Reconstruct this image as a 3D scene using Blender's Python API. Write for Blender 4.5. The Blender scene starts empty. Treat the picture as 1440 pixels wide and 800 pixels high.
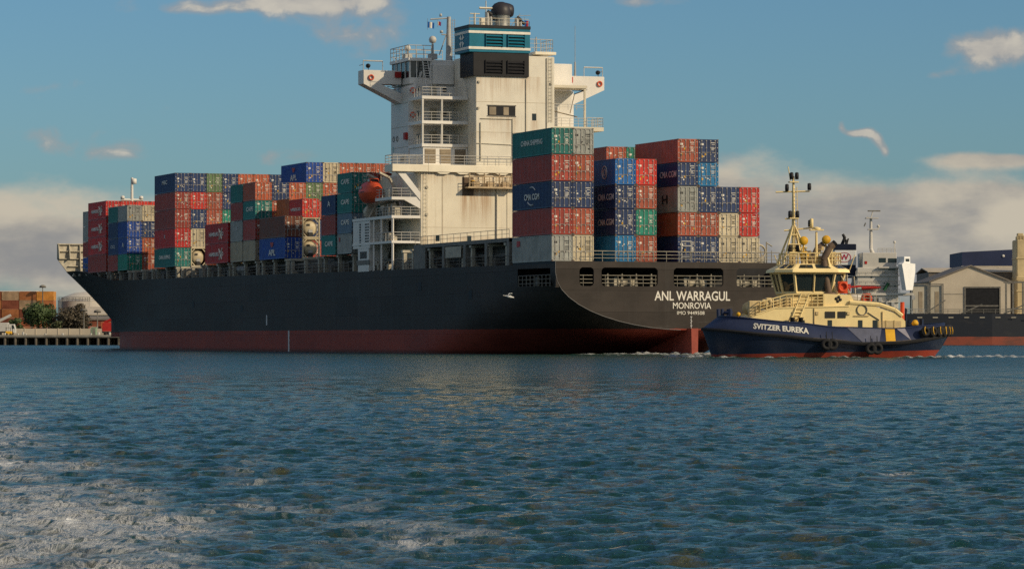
import bpy, bmesh, math, random
import numpy as np
from mathutils import Vector, Matrix
random.seed(7)
SC = bpy.context.scene
COL = SC.collection
R = math.radians

# ---------------------------------------------------------------- camera
# world axes: x = starboard of the big ship, y = towards its bow, z = up, z=0 at the water
FPX, YH, CAMH, YAW = 4787.5, 475.0, 1.85, R(20.762)
CA, SA = math.cos(YAW), math.sin(YAW)
CAMX, CAMY = -151.864, -345.938
cam = bpy.data.cameras.new('camera'); camo = bpy.data.objects.new('camera', cam); COL.objects.link(camo)
camo.location = (CAMX, CAMY, CAMH)
camo.rotation_euler = (R(90) + math.atan((YH - 400) / FPX), 0, -YAW)
cam.sensor_width = 36; cam.lens = 36 * FPX / 1440
cam.clip_start = 0.5; cam.clip_end = 30000
SC.camera = camo
def cw(X, D, z=0.0):                      # metres right of / ahead of the quay viewpoint -> world
    return Vector((CAMX + X * CA + D * SA, CAMY - X * SA + D * CA, z))

# ---------------------------------------------------------------- sun, sky
SUN_B, SUN_E = R(60), R(27)               # sun behind and to the right of the viewpoint
sX, sD = math.sin(SUN_B), -math.cos(SUN_B)
sdir = Vector(((sX * CA + sD * SA) * math.cos(SUN_E), (-sX * SA + sD * CA) * math.cos(SUN_E), math.sin(SUN_E)))
sun = bpy.data.lights.new('sun', 'SUN'); sun.energy = 4.8; sun.angle = R(0.5); sun.color = (1.0, 0.81, 0.55)
suno = bpy.data.objects.new('sun', sun); COL.objects.link(suno)
suno.rotation_euler = sdir.to_track_quat('Z', 'Y').to_euler(); suno.location = (0, 0, 120)
SC.view_settings.view_transform = 'Standard'; SC.view_settings.look = 'None'
SC.view_settings.exposure = -0.50; SC.view_settings.gamma = 1.0; SC.view_settings.use_curve_mapping = False
SC.cycles.max_bounces = 10; SC.cycles.diffuse_bounces = 3; SC.cycles.glossy_bounces = 3; SC.cycles.volume_bounces = 8
SC.cycles.use_denoising = False; SC.cycles.sample_clamp_direct = 3.0; SC.cycles.sample_clamp_indirect = 3.0

class NT:
    def __init__(s, tree): s.t = tree; s.n = tree.nodes; s.l = tree.links
    def put(s, sock, v):
        if isinstance(v, bpy.types.NodeSocket): s.l.new(v, sock)
        elif v is not None: sock.default_value = v
    def m(s, op, a, b=None, c=None, clamp=False):
        n = s.n.new('ShaderNodeMath'); n.operation = op; n.use_clamp = clamp
        for i, v in enumerate((a, b, c)): s.put(n.inputs[i], v)
        return n.outputs[0]
    def v(s, op, a, b=None):
        n = s.n.new('ShaderNodeVectorMath'); n.operation = op
        s.put(n.inputs[0], a); s.put(n.inputs[1], b)
        return n.outputs['Value'] if op in ('DOT_PRODUCT', 'LENGTH') else n.outputs[0]
    def xyz(s, x, y, z=0.0):
        n = s.n.new('ShaderNodeCombineXYZ')
        for i, q in enumerate((x, y, z)): s.put(n.inputs[i], q)
        return n.outputs[0]
    def sep(s, v):
        n = s.n.new('ShaderNodeSeparateXYZ'); s.put(n.inputs[0], v); return n.outputs
    def noise(s, vec, scale, detail=4, rough=0.55, dist=0.0):
        n = s.n.new('ShaderNodeTexNoise'); s.put(n.inputs['Vector'], vec)
        n.inputs['Scale'].default_value = scale; n.inputs['Detail'].default_value = detail
        n.inputs['Roughness'].default_value = rough; n.inputs['Distortion'].default_value = dist
        return n.outputs['Fac']
    def ss(s, x, lo, hi):
        n = s.n.new('ShaderNodeMapRange'); n.interpolation_type = 'SMOOTHSTEP'
        s.put(n.inputs[0], x); s.put(n.inputs[1], lo); s.put(n.inputs[2], hi)
        return n.outputs[0]
    def mix(s, f, a, b):
        n = s.n.new('ShaderNodeMix'); n.data_type = 'RGBA'
        s.put(n.inputs[0], f)
        for sk, q in ((n.inputs[6], a), (n.inputs[7], b)):
            s.put(sk, q if isinstance(q, bpy.types.NodeSocket) else (*q[:3], 1.0))
        return n.outputs[2]
    def mul(s, f, a, b):
        n = s.n.new('ShaderNodeMix'); n.data_type = 'RGBA'; n.blend_type = 'MULTIPLY'
        s.put(n.inputs[0], f)
        for sk, q in ((n.inputs[6], a), (n.inputs[7], b)):
            s.put(sk, q if isinstance(q, bpy.types.NodeSocket) else (*q[:3], 1.0))
        return n.outputs[2]
    def tc(s, name): return s.n.new('ShaderNodeTexCoord').outputs[name]

W = bpy.data.worlds.new('World'); SC.world = W; W.use_nodes = True
def build_world():
    t = NT(W.node_tree); t.n.clear()
    sky = t.n.new('ShaderNodeTexSky'); sky.sky_type = 'NISHITA'; sky.sun_disc = False
    sky.sun_elevation = SUN_E
    sky.sun_rotation = math.atan2(sdir.x, sdir.y)
    sky.air_density = 1.0; sky.dust_density = 0.6; sky.ozone_density = 0.9
    blue = t.mul(1.0, sky.outputs[0], (0.325, 0.53, 0.725))
    d = t.tc('Generated')
    fx = t.v('DOT_PRODUCT', d, (SA, CA, 0)); rx = t.v('DOT_PRODUCT', d, (CA, -SA, 0))
    z = t.sep(d)[2]
    fm = t.m('MAXIMUM', t.m('ABSOLUTE', fx), 0.02)
    u = t.m('DIVIDE', rx, fm); v = t.m('DIVIDE', z, fm)
    front = t.m('GREATER_THAN', fx, 0.0)
    # cloud cover: a broken low bank plus a few puffs (azimuth, elevation as tangents)
    def g(px, py, sx, sy, amp):
        a = t.m('MULTIPLY', t.m('SUBTRACT', u, (px - 720) / FPX), FPX / sx)
        b = t.m('MULTIPLY', t.m('SUBTRACT', v, (475 - py) / FPX), FPX / sy)
        r = t.m('ADD', t.m('MULTIPLY', a, a), t.m('MULTIPLY', b, b))
        return t.m('MULTIPLY', t.m('EXPONENT', t.m('MULTIPLY', r, -1.0)), amp)
    def total(lst):
        o = None
        for q in lst:
            e = g(*q); o = e if o is None else t.m('ADD', o, e)
        return o
    bank = total([(20, 330, 230, 80, .62), (-200, 300, 260, 110, .62), (330, 345, 170, 75, .55), (420, 222, 70, 20, .46),
                  (1180, 330, 210, 85, .66), (1330, 330, 180, 75, .66), (1520, 330, 220, 80, .62), (1020, 275, 90, 70, .60),
                  (650, 400, 500, 70, .5), (1420, 225, 130, 12, .5)])
    puff = total([(420, 0, 175, 18, .64), (490, 40, 105, 34, .56), (250, 14, 120, 12, .36), (1400, 68, 84, 34, .82), (1325, 104, 36, 11, .34),
                  (70, 124, 80, 20, .36), (60, 190, 110, 26, .42), (235, 160, 30, 22, .34), (160, 215, 90, 18, .42), (385, 222, 62, 20, .46), (900, 2, 80, 11, .5), (1050, 12, 50, 9, .35), (520, 76, 50, 18, .30),
                  (1184, 178, 8, 10, .62), (1199, 188, 14, 7, .62), (1219, 186, 15, 9, .62), (1236, 198, 12, 12, .64), (1246, 213, 9, 12, .58),
                  (1030, 225, 70, 20, .40), (1140, 250, 90, 18, .34), (1290, 262, 80, 16, .32), (1430, 222, 110, 10, .46)])
    p = t.xyz(t.m('MULTIPLY', u, 24.0), t.m('MULTIPLY', v, 44.0), 3.7)
    n1 = t.noise(p, 1.0, 9, 0.56, 0.12)
    p2 = t.xyz(t.m('MULTIPLY', u, 75.0), t.m('MULTIPLY', v, 100.0), 9.1)
    n2 = t.noise(p2, 1.0, 8, 0.55, 0.3)
    dbank = t.ss(t.m('ADD', t.m('ADD', n1, -0.86), bank), 0.0, 0.32)
    dpuff = t.m('MULTIPLY', t.ss(t.m('ADD', t.m('ADD', n2, -0.80), puff), 0.0, 0.42), 0.92)
    # clouds elsewhere in the sky (behind and above): light scattered cover
    gen = t.noise(t.v('MULTIPLY', d, (3.0, 3.0, 7.0)), 1.0, 6, 0.55, 0.3)
    dgen = t.m('MULTIPLY', t.ss(gen, 0.38, 0.60), t.m('SUBTRACT', 1.0, t.m('MULTIPLY', front, t.ss(v, 1.6, 1.1))))
    dgen = t.m('MULTIPLY', dgen, 0.8)
    # bank colour: layered grey bodies and warm sunlit streaks; puffs are brighter towards their dense sunlit cores
    p3 = t.xyz(t.m('MULTIPLY', u, 20.0), t.m('MULTIPLY', v, 75.0), 1.3)
    n3 = t.m('ADD', t.m('MULTIPLY', t.noise(p3, 1.0, 8, 0.6, 0.25), 0.50), t.m('ADD', t.m('MULTIPLY', n1, 0.28), t.m('MULTIPLY', n2, 0.22)))
    lit = total([(90, 282, 210, 26, .32), (60, 238, 160, 8, .14), (200, 225, 120, 8, .10), (1050, 225, 120, 24, .14), (1240, 245, 190, 30, .10), (1395, 322, 24, 15, .15), (1422, 300, 28, 20, .20), (1450, 318, 36, 26, .18),
                 (60, 372, 200, 30, -.03), (1200, 395, 300, 30, -.05)])
    sel = t.ss(t.m('ADD', n3, lit), 0.36, 0.70)
    ccol = t.mix(sel, (2.45, 2.47, 2.50), (5.1, 4.6, 3.7))
    pcol = t.mix(t.ss(t.m('ADD', t.m('MULTIPLY', dpuff, 0.75), t.m('MULTIPLY', t.m('SUBTRACT', n2, 0.5), 0.9)), 0.38, 0.95), (3.2, 3.05, 3.0), (5.7, 5.2, 4.35))
    dbank = t.m('MULTIPLY', dbank, front); dpuff = t.m('MULTIPLY', dpuff, front)
    # pinkish dust low down
    hz = t.m('EXPONENT', t.m('MULTIPLY', t.m('MAXIMUM', v, 0.0), -30.0))
    base = t.mix(t.m('MULTIPLY', hz, 0.30), blue, (1.9, 2.4, 2.7))
    colr = t.mix(dgen, base, (4.6, 4.2, 3.5)); colr = t.mix(dbank, colr, ccol); colr = t.mix(dpuff, colr, pcol)
    bg = t.n.new('ShaderNodeBackground'); t.put(bg.inputs[0], colr); bg.inputs[1].default_value = 0.15
    out = t.n.new('ShaderNodeOutputWorld'); t.l.new(bg.outputs[0], out.inputs[0])
build_world()

# ---------------------------------------------------------------- materials
MATS = {}
def paint(name, col, rough=0.55, wear=0.25, scale=1.2, rust=0.0, spec=0.2, metal=0.0, streak=True, dirt=(0.10, 0.075, 0.05)):
    """painted steel: tone drift, vertical run-off streaks and optional rust"""
    if name in MATS: return MATS[name]
    m = bpy.data.materials.new(name); m.use_nodes = True
    t = NT(m.node_tree); b = t.n['Principled BSDF']
    oc = t.tc('Object')
    oi = t.n.new('ShaderNodeObjectInfo')
    off = t.v('ADD', oc, t.xyz(t.m('MULTIPLY', oi.outputs['Random'], 37.0), t.m('MULTIPLY', oi.outputs['Random'], 91.0), 0.0))
    n = t.noise(off, scale, 5, 0.6)
    c = t.mix(t.ss(n, 0.30, 0.72), [q * (1 - wear) for q in col], [min(1, q * (1 + wear * 0.55)) for q in col])
    var = t.m('ADD', 0.86, t.m('MULTIPLY', oi.outputs['Random'], 0.26))
    c = t.mul(1.0, c, t.xyz(var, var, var)) if streak else c
    if streak:
        st = t.noise(t.v('MULTIPLY', off, (5.0, 5.0, 0.35)), 1.0, 4, 0.6)
        c = t.mix(t.m('MULTIPLY', t.ss(st, 0.56, 0.82), 0.35 * wear / 0.25), c, [q * 0.55 + e * 0.4 for q, e in zip(col, dirt)])
    if rust > 0:
        rn = t.noise(t.v('MULTIPLY', off, (2.2, 2.2, 0.8)), 1.0, 7, 0.65)
        c = t.mix(t.m('MULTIPLY', t.ss(rn, 0.62 - rust * 0.1, 0.74), min(1, rust)), c, (0.14, 0.06, 0.03))
    t.l.new(c, b.inputs['Base Color'])
    t.put(b.inputs['Roughness'], t.m('ADD', rough - 0.08, t.m('MULTIPLY', n, 0.18)))
    b.inputs['Specular IOR Level'].default_value = spec; b.inputs['Metallic'].default_value = metal
    MATS[name] = m; return m
def plain(name, col, rough=0.6, metal=0.0, spec=0.4): return paint(name, col, rough, 0.12, 2.0, 0, spec, metal, False)

WHITE = paint('white_ship_paint', (0.77, 0.74, 0.68), 0.45, 0.10, 0.35, 0.12, streak=True, dirt=(0.45, 0.33, 0.2))
CREAMW = paint('warm_white_paint', (0.77, 0.70, 0.55), 0.45, 0.14, 0.22, 0.16, dirt=(0.5, 0.36, 0.2))
GREYW = paint('pale_grey_paint', (0.42, 0.42, 0.40), 0.5, 0.2, 0.8, 0.25)
DECKM = paint('deck_brown_grey', (0.10, 0.095, 0.085), 0.7, 0.3, 0.8, 0.3)
GEAR = paint('weathered_gear_paint', (0.20, 0.19, 0.165), 0.65, 0.3, 1.5, 0.5)
GEARL = paint('beige_gear_paint', (0.46, 0.42, 0.33), 0.6, 0.25, 1.5, 0.35)
DARK = paint('dark_recess_paint', (0.02, 0.021, 0.024), 0.6, 0.3, 1.0)
BLACKP = paint('black_paint', (0.022, 0.022, 0.024), 0.5, 0.2, 0.8)
TEAL = paint('teal_paint', (0.012, 0.165, 0.25), 0.45, 0.15, 0.6)
RAILM = paint('white_rail_paint', (0.60, 0.58, 0.53), 0.5, 0.1, 2.0)
STEEL = plain('galvanised_steel', (0.42, 0.41, 0.39), 0.45, 0.35)
ALU = plain('exhaust_metal', (0.5, 0.47, 0.42), 0.35, 0.8)
RUBBER = plain('black_rubber', (0.014, 0.014, 0.015), 0.8)
ORANGE = paint('lifeboat_orange', (0.68, 0.095, 0.035), 0.45, 0.2, 1.0)
REDP = paint('red_paint', (0.42, 0.03, 0.025), 0.5, 0.15, 1.0)
YELP = paint('yellow_paint', (0.72, 0.40, 0.03), 0.5, 0.15, 1.0)
LOUV = paint('tan_louvre', (0.33, 0.27, 0.19), 0.6, 0.2, 1.0)
LETW = plain('white_lettering', (0.80, 0.76, 0.66), 0.55)
LETG = plain('faded_lettering', (0.55, 0.56, 0.55), 0.6)
LETB = plain('black_marking', (0.02, 0.02, 0.02), 0.6)
def glass_mat():
    m = bpy.data.materials.new('window_glass'); m.use_nodes = True
    t = NT(m.node_tree); b = t.n['Principled BSDF']
    n = t.noise(t.tc('Object'), 0.6, 2)
    t.l.new(t.mix(n, (0.008, 0.014, 0.017), (0.03, 0.045, 0.05)), b.inputs['Base Color'])
    b.inputs['Roughness'].default_value = 0.06; b.inputs['Specular IOR Level'].default_value = 0.6
    return m
GLASS = glass_mat()

# ---------------------------------------------------------------- mesh helpers
class MB:
    def __init__(s): s.v = []; s.f = []; s.mi = []; s.sm = []
    def add(s, vs, fs, mi=0, smooth=False):
        o = len(s.v); s.v += [tuple(q) for q in vs]
        for f in fs: s.f.append([i + o for i in f]); s.mi.append(mi); s.sm.append(smooth)
        return s
    def box(s, a, b, mi=0):
        (x0, y0, z0), (x1, y1, z1) = a, b
        return s.add([(x0, y0, z0), (x1, y0, z0), (x1, y1, z0), (x0, y1, z0), (x0, y0, z1), (x1, y0, z1), (x1, y1, z1), (x0, y1, z1)],
              [(0, 3, 2, 1), (4, 5, 6, 7), (0, 1, 5, 4), (1, 2, 6, 5), (2, 3, 7, 6), (3, 0, 4, 7)], mi)
    def bbox(s, a, b, c=0.05, mi=0):            # box with chamfered vertical edges and top
        (x0, y0, z0), (x1, y1, z1) = a, b
        p = [(x0 + c, y0), (x1 - c, y0), (x1, y0 + c), (x1, y1 - c), (x1 - c, y1), (x0 + c, y1), (x0, y1 - c), (x0, y0 + c)]
        cx, cy = (x0 + x1) / 2, (y0 + y1) / 2
        q = [(x - math.copysign(c, x - cx), y - math.copysign(c, y - cy)) for x, y in p]
        vs = [(x, y, z0) for x, y in p] + [(x, y, z1 - c) for x, y in p] + [(x, y, z1) for x, y in q]
        fs = [tuple(range(7, -1, -1)), tuple(range(16, 24))]
        for k in (0, 8):
            for i in range(8): j = (i + 1) % 8; fs.append((k + i, k + j, k + 8 + j, k + 8 + i))
        return s.add(vs, fs, mi)
    def tube(s, p, q, r0, r1=None, n=6, mi=0, cap=True):
        p, q = Vector(p), Vector(q); r1 = r0 if r1 is None else r1
        d = (q - p).normalized(); a = d.orthogonal().normalized(); b = d.cross(a)
        vs = []
        for c, r in ((p, r0), (q, r1)):
            for i in range(n):
                t = 2 * math.pi * (i + .5) / n; vs.append(c + a * (r * math.cos(t)) + b * (r * math.sin(t)))
        fs = [(i, (i + 1) % n, n + (i + 1) % n, n + i) for i in range(n)]
        s.add(vs, fs, mi, n > 6)
        if cap: s.add(vs, [tuple(range(n - 1, -1, -1)), tuple(range(n, 2 * n))], mi)
        return s
    def path(s, pts, r, n=6, mi=0):
        for a, b in zip(pts[:-1], pts[1:]): s.tube(a, b, r, r, n, mi)
        return s
    def bar(s, p, q, w, h=None, mi=0):          # square bar
        return s.tube(p, q, w * .7071, None, 4, mi)
    def lathe(s, c, prof, n=16, axis='z', mi=0, smooth=True):
        c = Vector(c); vs = []
        for r, h in prof:
            for i in range(n):
                t = 2 * math.pi * i / n; a, b = r * math.cos(t), r * math.sin(t)
                vs.append(c + Vector({'z': (a, b, h), 'y': (a, h, b), 'x': (h, a, b)}[axis]))
        fs = []
        for k in range(len(prof) - 1):
            for i in range(n):
                j = (i + 1) % n; fs.append((k * n + i, k * n + j, (k + 1) * n + j, (k + 1) * n + i))
        return s.add(vs, fs, mi, smooth)
    def prism(s, poly, axis, a, b, mi=0):       # polygon in the other two axes, extruded along axis from a to b
        def P(u, w, k): return {'x': (k, u, w), 'y': (u, k, w), 'z': (u, w, k)}[axis]
        n = len(poly); vs = [P(u, w, a) for u, w in poly] + [P(u, w, b) for u, w in poly]
        fs = [tuple(range(n)), tuple(range(2 * n - 1, n - 1, -1))] + [(i, n + i, n + (i + 1) % n, (i + 1) % n) for i in range(n)]
        return s.add(vs, fs, mi)
    def torus(s, c, R_, r, axis='y', n=16, k=8, mi=0, squash=1.0):
        c = Vector(c); vs = []
        for i in range(n):
            a = 2 * math.pi * i / n
            for j in range(k):
                b = 2 * math.pi * j / k; q = R_ + r * math.cos(b); h = r * math.sin(b) * squash
                vs.append(c + Vector({'y': (q * math.cos(a), h, q * math.sin(a)), 'z': (q * math.cos(a), q * math.sin(a), h), 'x': (h, q * math.cos(a), q * math.sin(a))}[axis]))
        fs = [(i * k + j, ((i + 1) % n) * k + j, ((i + 1) % n) * k + (j + 1) % k, i * k + (j + 1) % k) for i in range(n) for j in range(k)]
        return s.add(vs, fs, mi, True)
    def rail(s, pts, h=1.1, bars=3, r=0.035, step=1.6, mi=0):
        for a, b in zip(pts[:-1], pts[1:]):
            a, b = Vector(a), Vector(b); L = (b - a).length; n = max(1, round(L / step))
            for i in range(n + 1):
                p = a.lerp(b, i / n); s.tube(p, p + Vector((0, 0, h)), r, None, 4, mi, False)
            for k in range(1, bars + 1):
                z = Vector((0, 0, h * k / bars)); s.tube(a + z, b + z, r * (1.1 if k == bars else .75), None, 4, mi, False)
        return s
    def ladder(s, p, q, w=(0.5, 0, 0), r=0.04, step=0.35, mi=0):
        p, q, w = Vector(p), Vector(q), Vector(w)
        s.tube(p, q, r, None, 4, mi); s.tube(p + w, q + w, r, None, 4, mi)
        n = max(2, int((q - p).length / step))
        for i in range(n): a = p.lerp(q, (i + .5) / n); s.tube(a, a + w, r * .7, None, 4, mi, False)
        return s
    def mesh(s, name, mats):
        me = bpy.data.meshes.new(name); me.from_pydata(s.v, [], s.f)
        for m in (mats if isinstance(mats, (list, tuple)) else [mats]): me.materials.append(m)
        me.polygons.foreach_set('material_index', s.mi); me.polygons.foreach_set('use_smooth', s.sm)
        bm = bmesh.new(); bm.from_mesh(me); bmesh.ops.recalc_face_normals(bm, faces=bm.faces); bm.to_mesh(me); bm.free()
        me.update(); return me
    def pieces(s):                              # groups of faces that stand well apart from one another
        n = len(s.v); pa = list(range(n))
        def fd(i):
            while pa[i] != i: pa[i] = pa[pa[i]]; i = pa[i]
            return i
        for f in s.f:
            a = fd(f[0])
            for i in f[1:]: pa[fd(i)] = a
        roots = {}; isl = [roots.setdefault(fd(i), len(roots)) for i in range(n)]; k = len(roots)
        if k < 2 or k > 1500: return None
        P = np.array(s.v); I = np.array(isl); lo = np.full((k, 3), 1e9); hi = np.full((k, 3), -1e9)
        np.minimum.at(lo, I, P); np.maximum.at(hi, I, P); size = (hi - lo).max(1)
        gap = np.maximum(0, np.maximum(lo[:, None] - hi[None], lo[None] - hi[:, None]))
        near = np.sqrt((gap ** 2).sum(2)) <= np.maximum(.019, .49 * np.maximum(size[:, None], size[None]))
        lab = [-1] * k; c = 0
        for i in range(k):
            if lab[i] >= 0: continue
            st = [i]; lab[i] = c
            while st:
                j = st.pop()
                for m in np.nonzero(near[j])[0]:
                    if lab[m] < 0: lab[m] = c; st.append(m)
            c += 1
        return None if c < 2 else [lab[isl[i]] for i in range(n)]
    def build(s, name, mats, parent=None, loc=None):
        g = s.pieces() if parent else None
        if not g: return link(name, s.mesh(name, mats), parent, loc)
        first = None
        for c in range(max(g) + 1):             # every separate piece an object of its own
            q = MB(); ids = {}
            for f, mi, sm in zip(s.f, s.mi, s.sm):
                if g[f[0]] != c: continue
                for i in f:
                    if i not in ids: ids[i] = len(q.v); q.v.append(s.v[i])
                q.f.append([ids[i] for i in f]); q.mi.append(mi); q.sm.append(sm)
            o = link(name, q.mesh(name, mats), parent, loc); first = first or o
        return first
def link(name, me, parent=None, loc=None):
    o = bpy.data.objects.new(name, me); COL.objects.link(o)
    if parent: o.parent = parent
    if loc is not None: o.location = loc
    return o
def tag(o, label=None, cat=None, group=None, kind=None):
    for k, v in (('label', label), ('category', cat), ('group', group), ('kind', kind)):
        if v: o[k] = v
    return o
def thing(name, label, cat, loc=(0, 0, 0), rz=0.0, group=None):
    o = bpy.data.objects.new(name, None); COL.objects.link(o); o.empty_display_size = 0.5
    o.location = loc; o.rotation_euler = (0, 0, rz)
    return tag(o, label, cat, group)
TXT = {}
def text_mesh(s, size, bold=0.0, ext=0.01, mat=None, spacing=1.0, width=None):
    key = (s, size, bold, mat.name if mat else '', width)
    if key in TXT: return TXT[key]
    cu = bpy.data.curves.new('lettering', 'FONT'); cu.body = s; cu.size = size; cu.offset = bold; cu.extrude = ext
    cu.align_x = 'CENTER'; cu.align_y = 'CENTER'; cu.space_character = spacing; cu.resolution_u = 3
    ob = bpy.data.objects.new('lettering_curve', cu); COL.objects.link(ob); bpy.context.view_layer.update()
    me = bpy.data.meshes.new_from_object(ob.evaluated_get(bpy.context.evaluated_depsgraph_get()))
    bpy.data.objects.remove(ob); bpy.data.curves.remove(cu)
    if width:
        xs = [v.co.x for v in me.vertices]; k = width / (max(xs) - min(xs)); c = (max(xs) + min(xs)) / 2
        for v in me.vertices: v.co.x = (v.co.x - c) * k
    me.materials.clear(); me.materials.append(mat or LETW); me.name = 'lettering'
    TXT[key] = me; return me
def lettering(s, size, loc, face, parent, mat=None, bold=0.0, spacing=1.0, width=None, name='lettering'):
    """face: 'aft' reads from -y, 'port' reads from -x"""
    o = link(name, text_mesh(s, size, bold, 0.008, mat, spacing, width), parent, loc)
    o.rotation_euler = (R(90), 0, 0) if face == 'aft' else (R(90), 0, R(-90))
    return o

def stained(name, base, zones):
    """ship paint with rust runs that hang below known spots: zones (x0, x1, z_top, z_bottom, strength) in the ship's own metres"""
    m = bpy.data.materials.new(name); m.use_nodes = True; t = NT(m.node_tree); b = t.n['Principled BSDF']; oc = t.tc('Object'); X, Y, Z = t.sep(oc)
    n = t.noise(oc, .25, 6, .6); st = t.noise(t.v('MULTIPLY', oc, (2.4, 2.4, .10)), 1.0, 5, .62); st2 = t.noise(t.v('MULTIPLY', oc, (6, 6, .3)), 1.0, 4, .6)
    c = t.mix(t.ss(n, .3, .7), [q * .90 for q in base], [min(1, q * 1.05) for q in base])
    c = t.mix(t.m('MULTIPLY', t.ss(st, .52, .72), .30), c, (.50, .42, .30)); c = t.mix(t.m('MULTIPLY', t.ss(st2, .60, .78), .22), c, (.38, .30, .20))
    sp = t.noise(t.v('MULTIPLY', oc, (1.4, 1.4, .9)), 1.0, 8, .7); c = t.mix(t.m('MULTIPLY', t.ss(sp, .66, .76), .6), c, (.30, .17, .09))
    for x0, x1, zt, zb, k in zones:
        mk = t.m('MULTIPLY', t.m('MULTIPLY', t.ss(X, x0 - .4, x0 + .3), t.ss(X, x1 + .4, x1 - .3)), t.m('MULTIPLY', t.ss(Z, zb, zt - .2), t.m('LESS_THAN', Z, zt)))
        mk = t.m('MULTIPLY', mk, t.m('MULTIPLY', t.ss(t.m('ADD', t.m('MULTIPLY', st, .6), t.m('MULTIPLY', st2, .4)), .36, .62), k))
        c = t.mix(mk, c, (.36, .20, .09))
    t.l.new(c, b.inputs['Base Color']); b.inputs['Roughness'].default_value = .5; b.inputs['Specular IOR Level'].default_value = .2
    return m
CASM = stained('casing_paint', (0.77, 0.72, 0.60), [(-5.1, 3.6, 34.7, 31.0, .42), (-3.6, .4, 29.6, 26.5, .4), (2.4, 3.1, 29.2, 26, .5), (-5.2, 5.6, 27.6, 26.2, .25)])
LOWM = stained('lower_deckhouse_paint', (0.78, 0.71, 0.56), [(-7.2, -3.0, 20.6, 15.0, .8), (-12.5, 12.5, 22.5, 20.6, .4), (1.5, 5.0, 19.5, 14, .4), (-12.5, 12.5, 14.5, 12.5, .35)])

# ================================================================ WATER
def sea_mat():
    m = bpy.data.materials.new('sea_water'); m.use_nodes = True
    t = NT(m.node_tree); b = t.n['Principled BSDF']
    oc = t.tc('Object')
    at = t.n.new('ShaderNodeAttribute'); at.attribute_name = 'foam'; fm = at.outputs['Fac']
    rot = t.xyz(t.v('DOT_PRODUCT', oc, (CA, -SA, 0)), t.v('DOT_PRODUCT', oc, (SA, CA, 0)), 0.0)
    n = t.noise(t.v('MULTIPLY', rot, (1.7, 1.1, 1)), 1.0, 6, 0.64, 0.6)          # olive flecks: sunlit wave faces painted into the body colour
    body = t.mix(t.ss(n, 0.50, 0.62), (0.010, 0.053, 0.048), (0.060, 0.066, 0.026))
    # foam: broken lace where the wake has churned the surface
    f1 = t.noise(t.v('MULTIPLY', rot, (0.80, 0.34, 1)), 1.0, 9, 0.66, 0.9)
    f2 = t.noise(t.v('MULTIPLY', rot, (5.5, 1.9, 1)), 1.0, 8, 0.68, 1.2)
    lace = t.m('SUBTRACT', 1.0, t.m('ABSOLUTE', t.m('MULTIPLY', t.m('SUBTRACT', f2, 0.5), 5.0)), None, True)
    lump = t.m('ADD', t.m('MULTIPLY', f1, 0.66), t.m('MULTIPLY', f2, 0.34))
    solid = t.ss(t.m('ADD', lump, t.m('MULTIPLY', fm, 0.40)), 0.79, 0.92)
    veil = t.m('MULTIPLY', t.ss(t.m('ADD', lump, t.m('MULTIPLY', fm, 0.40)), 0.60, 0.80), t.m('MULTIPLY', t.m('POWER', lace, 2.4), 0.95))
    foam = t.m('MULTIPLY', t.m('MAXIMUM', solid, veil), t.m('MINIMUM', t.m('MULTIPLY', fm, 3.0), 1.0))
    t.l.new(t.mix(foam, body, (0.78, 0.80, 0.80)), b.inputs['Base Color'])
    dist = t.sep(rot)[1]          # ruffled water out in the channel, where the ships' wash and wind break the surface
    ch = t.ss(t.m('SUBTRACT', dist, SA * CAMX + CA * CAMY), 70.0, 280.0)
    t.put(b.inputs['Roughness'], t.m('ADD', t.m('ADD', 0.05, t.m('MULTIPLY', ch, 0.22)), t.m('MULTIPLY', foam, 0.5)))
    b.inputs['IOR'].default_value = 1.333
    h1 = t.noise(t.v('MULTIPLY', rot, (2.6, 4.4, 1)), 1.0, 7, 0.64, 0.6)
    h3 = t.noise(t.v('MULTIPLY', rot, (5.0, 9.0, 1)), 1.0, 3, 0.6, 0.3)
    h2 = t.noise(t.v('MULTIPLY', rot, (0.22, 0.4, 1)), 1.0, 3, 0.55, 0.2)
    hh = t.m('ADD', t.m('ADD', t.m('MULTIPLY', h1, 0.38), t.m('MULTIPLY', h3, 0.08)), t.m('MULTIPLY', h2, 0.30))
    bp = t.n.new('ShaderNodeBump'); bp.inputs['Strength'].default_value = 0.75; bp.inputs['Distance'].default_value = 1.0
    hh = t.m('ADD', hh, t.m('MULTIPLY', foam, 0.06)); t.l.new(hh, bp.inputs['Height']); t.l.new(bp.outputs[0], b.inputs['Normal'])
    return m
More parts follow.
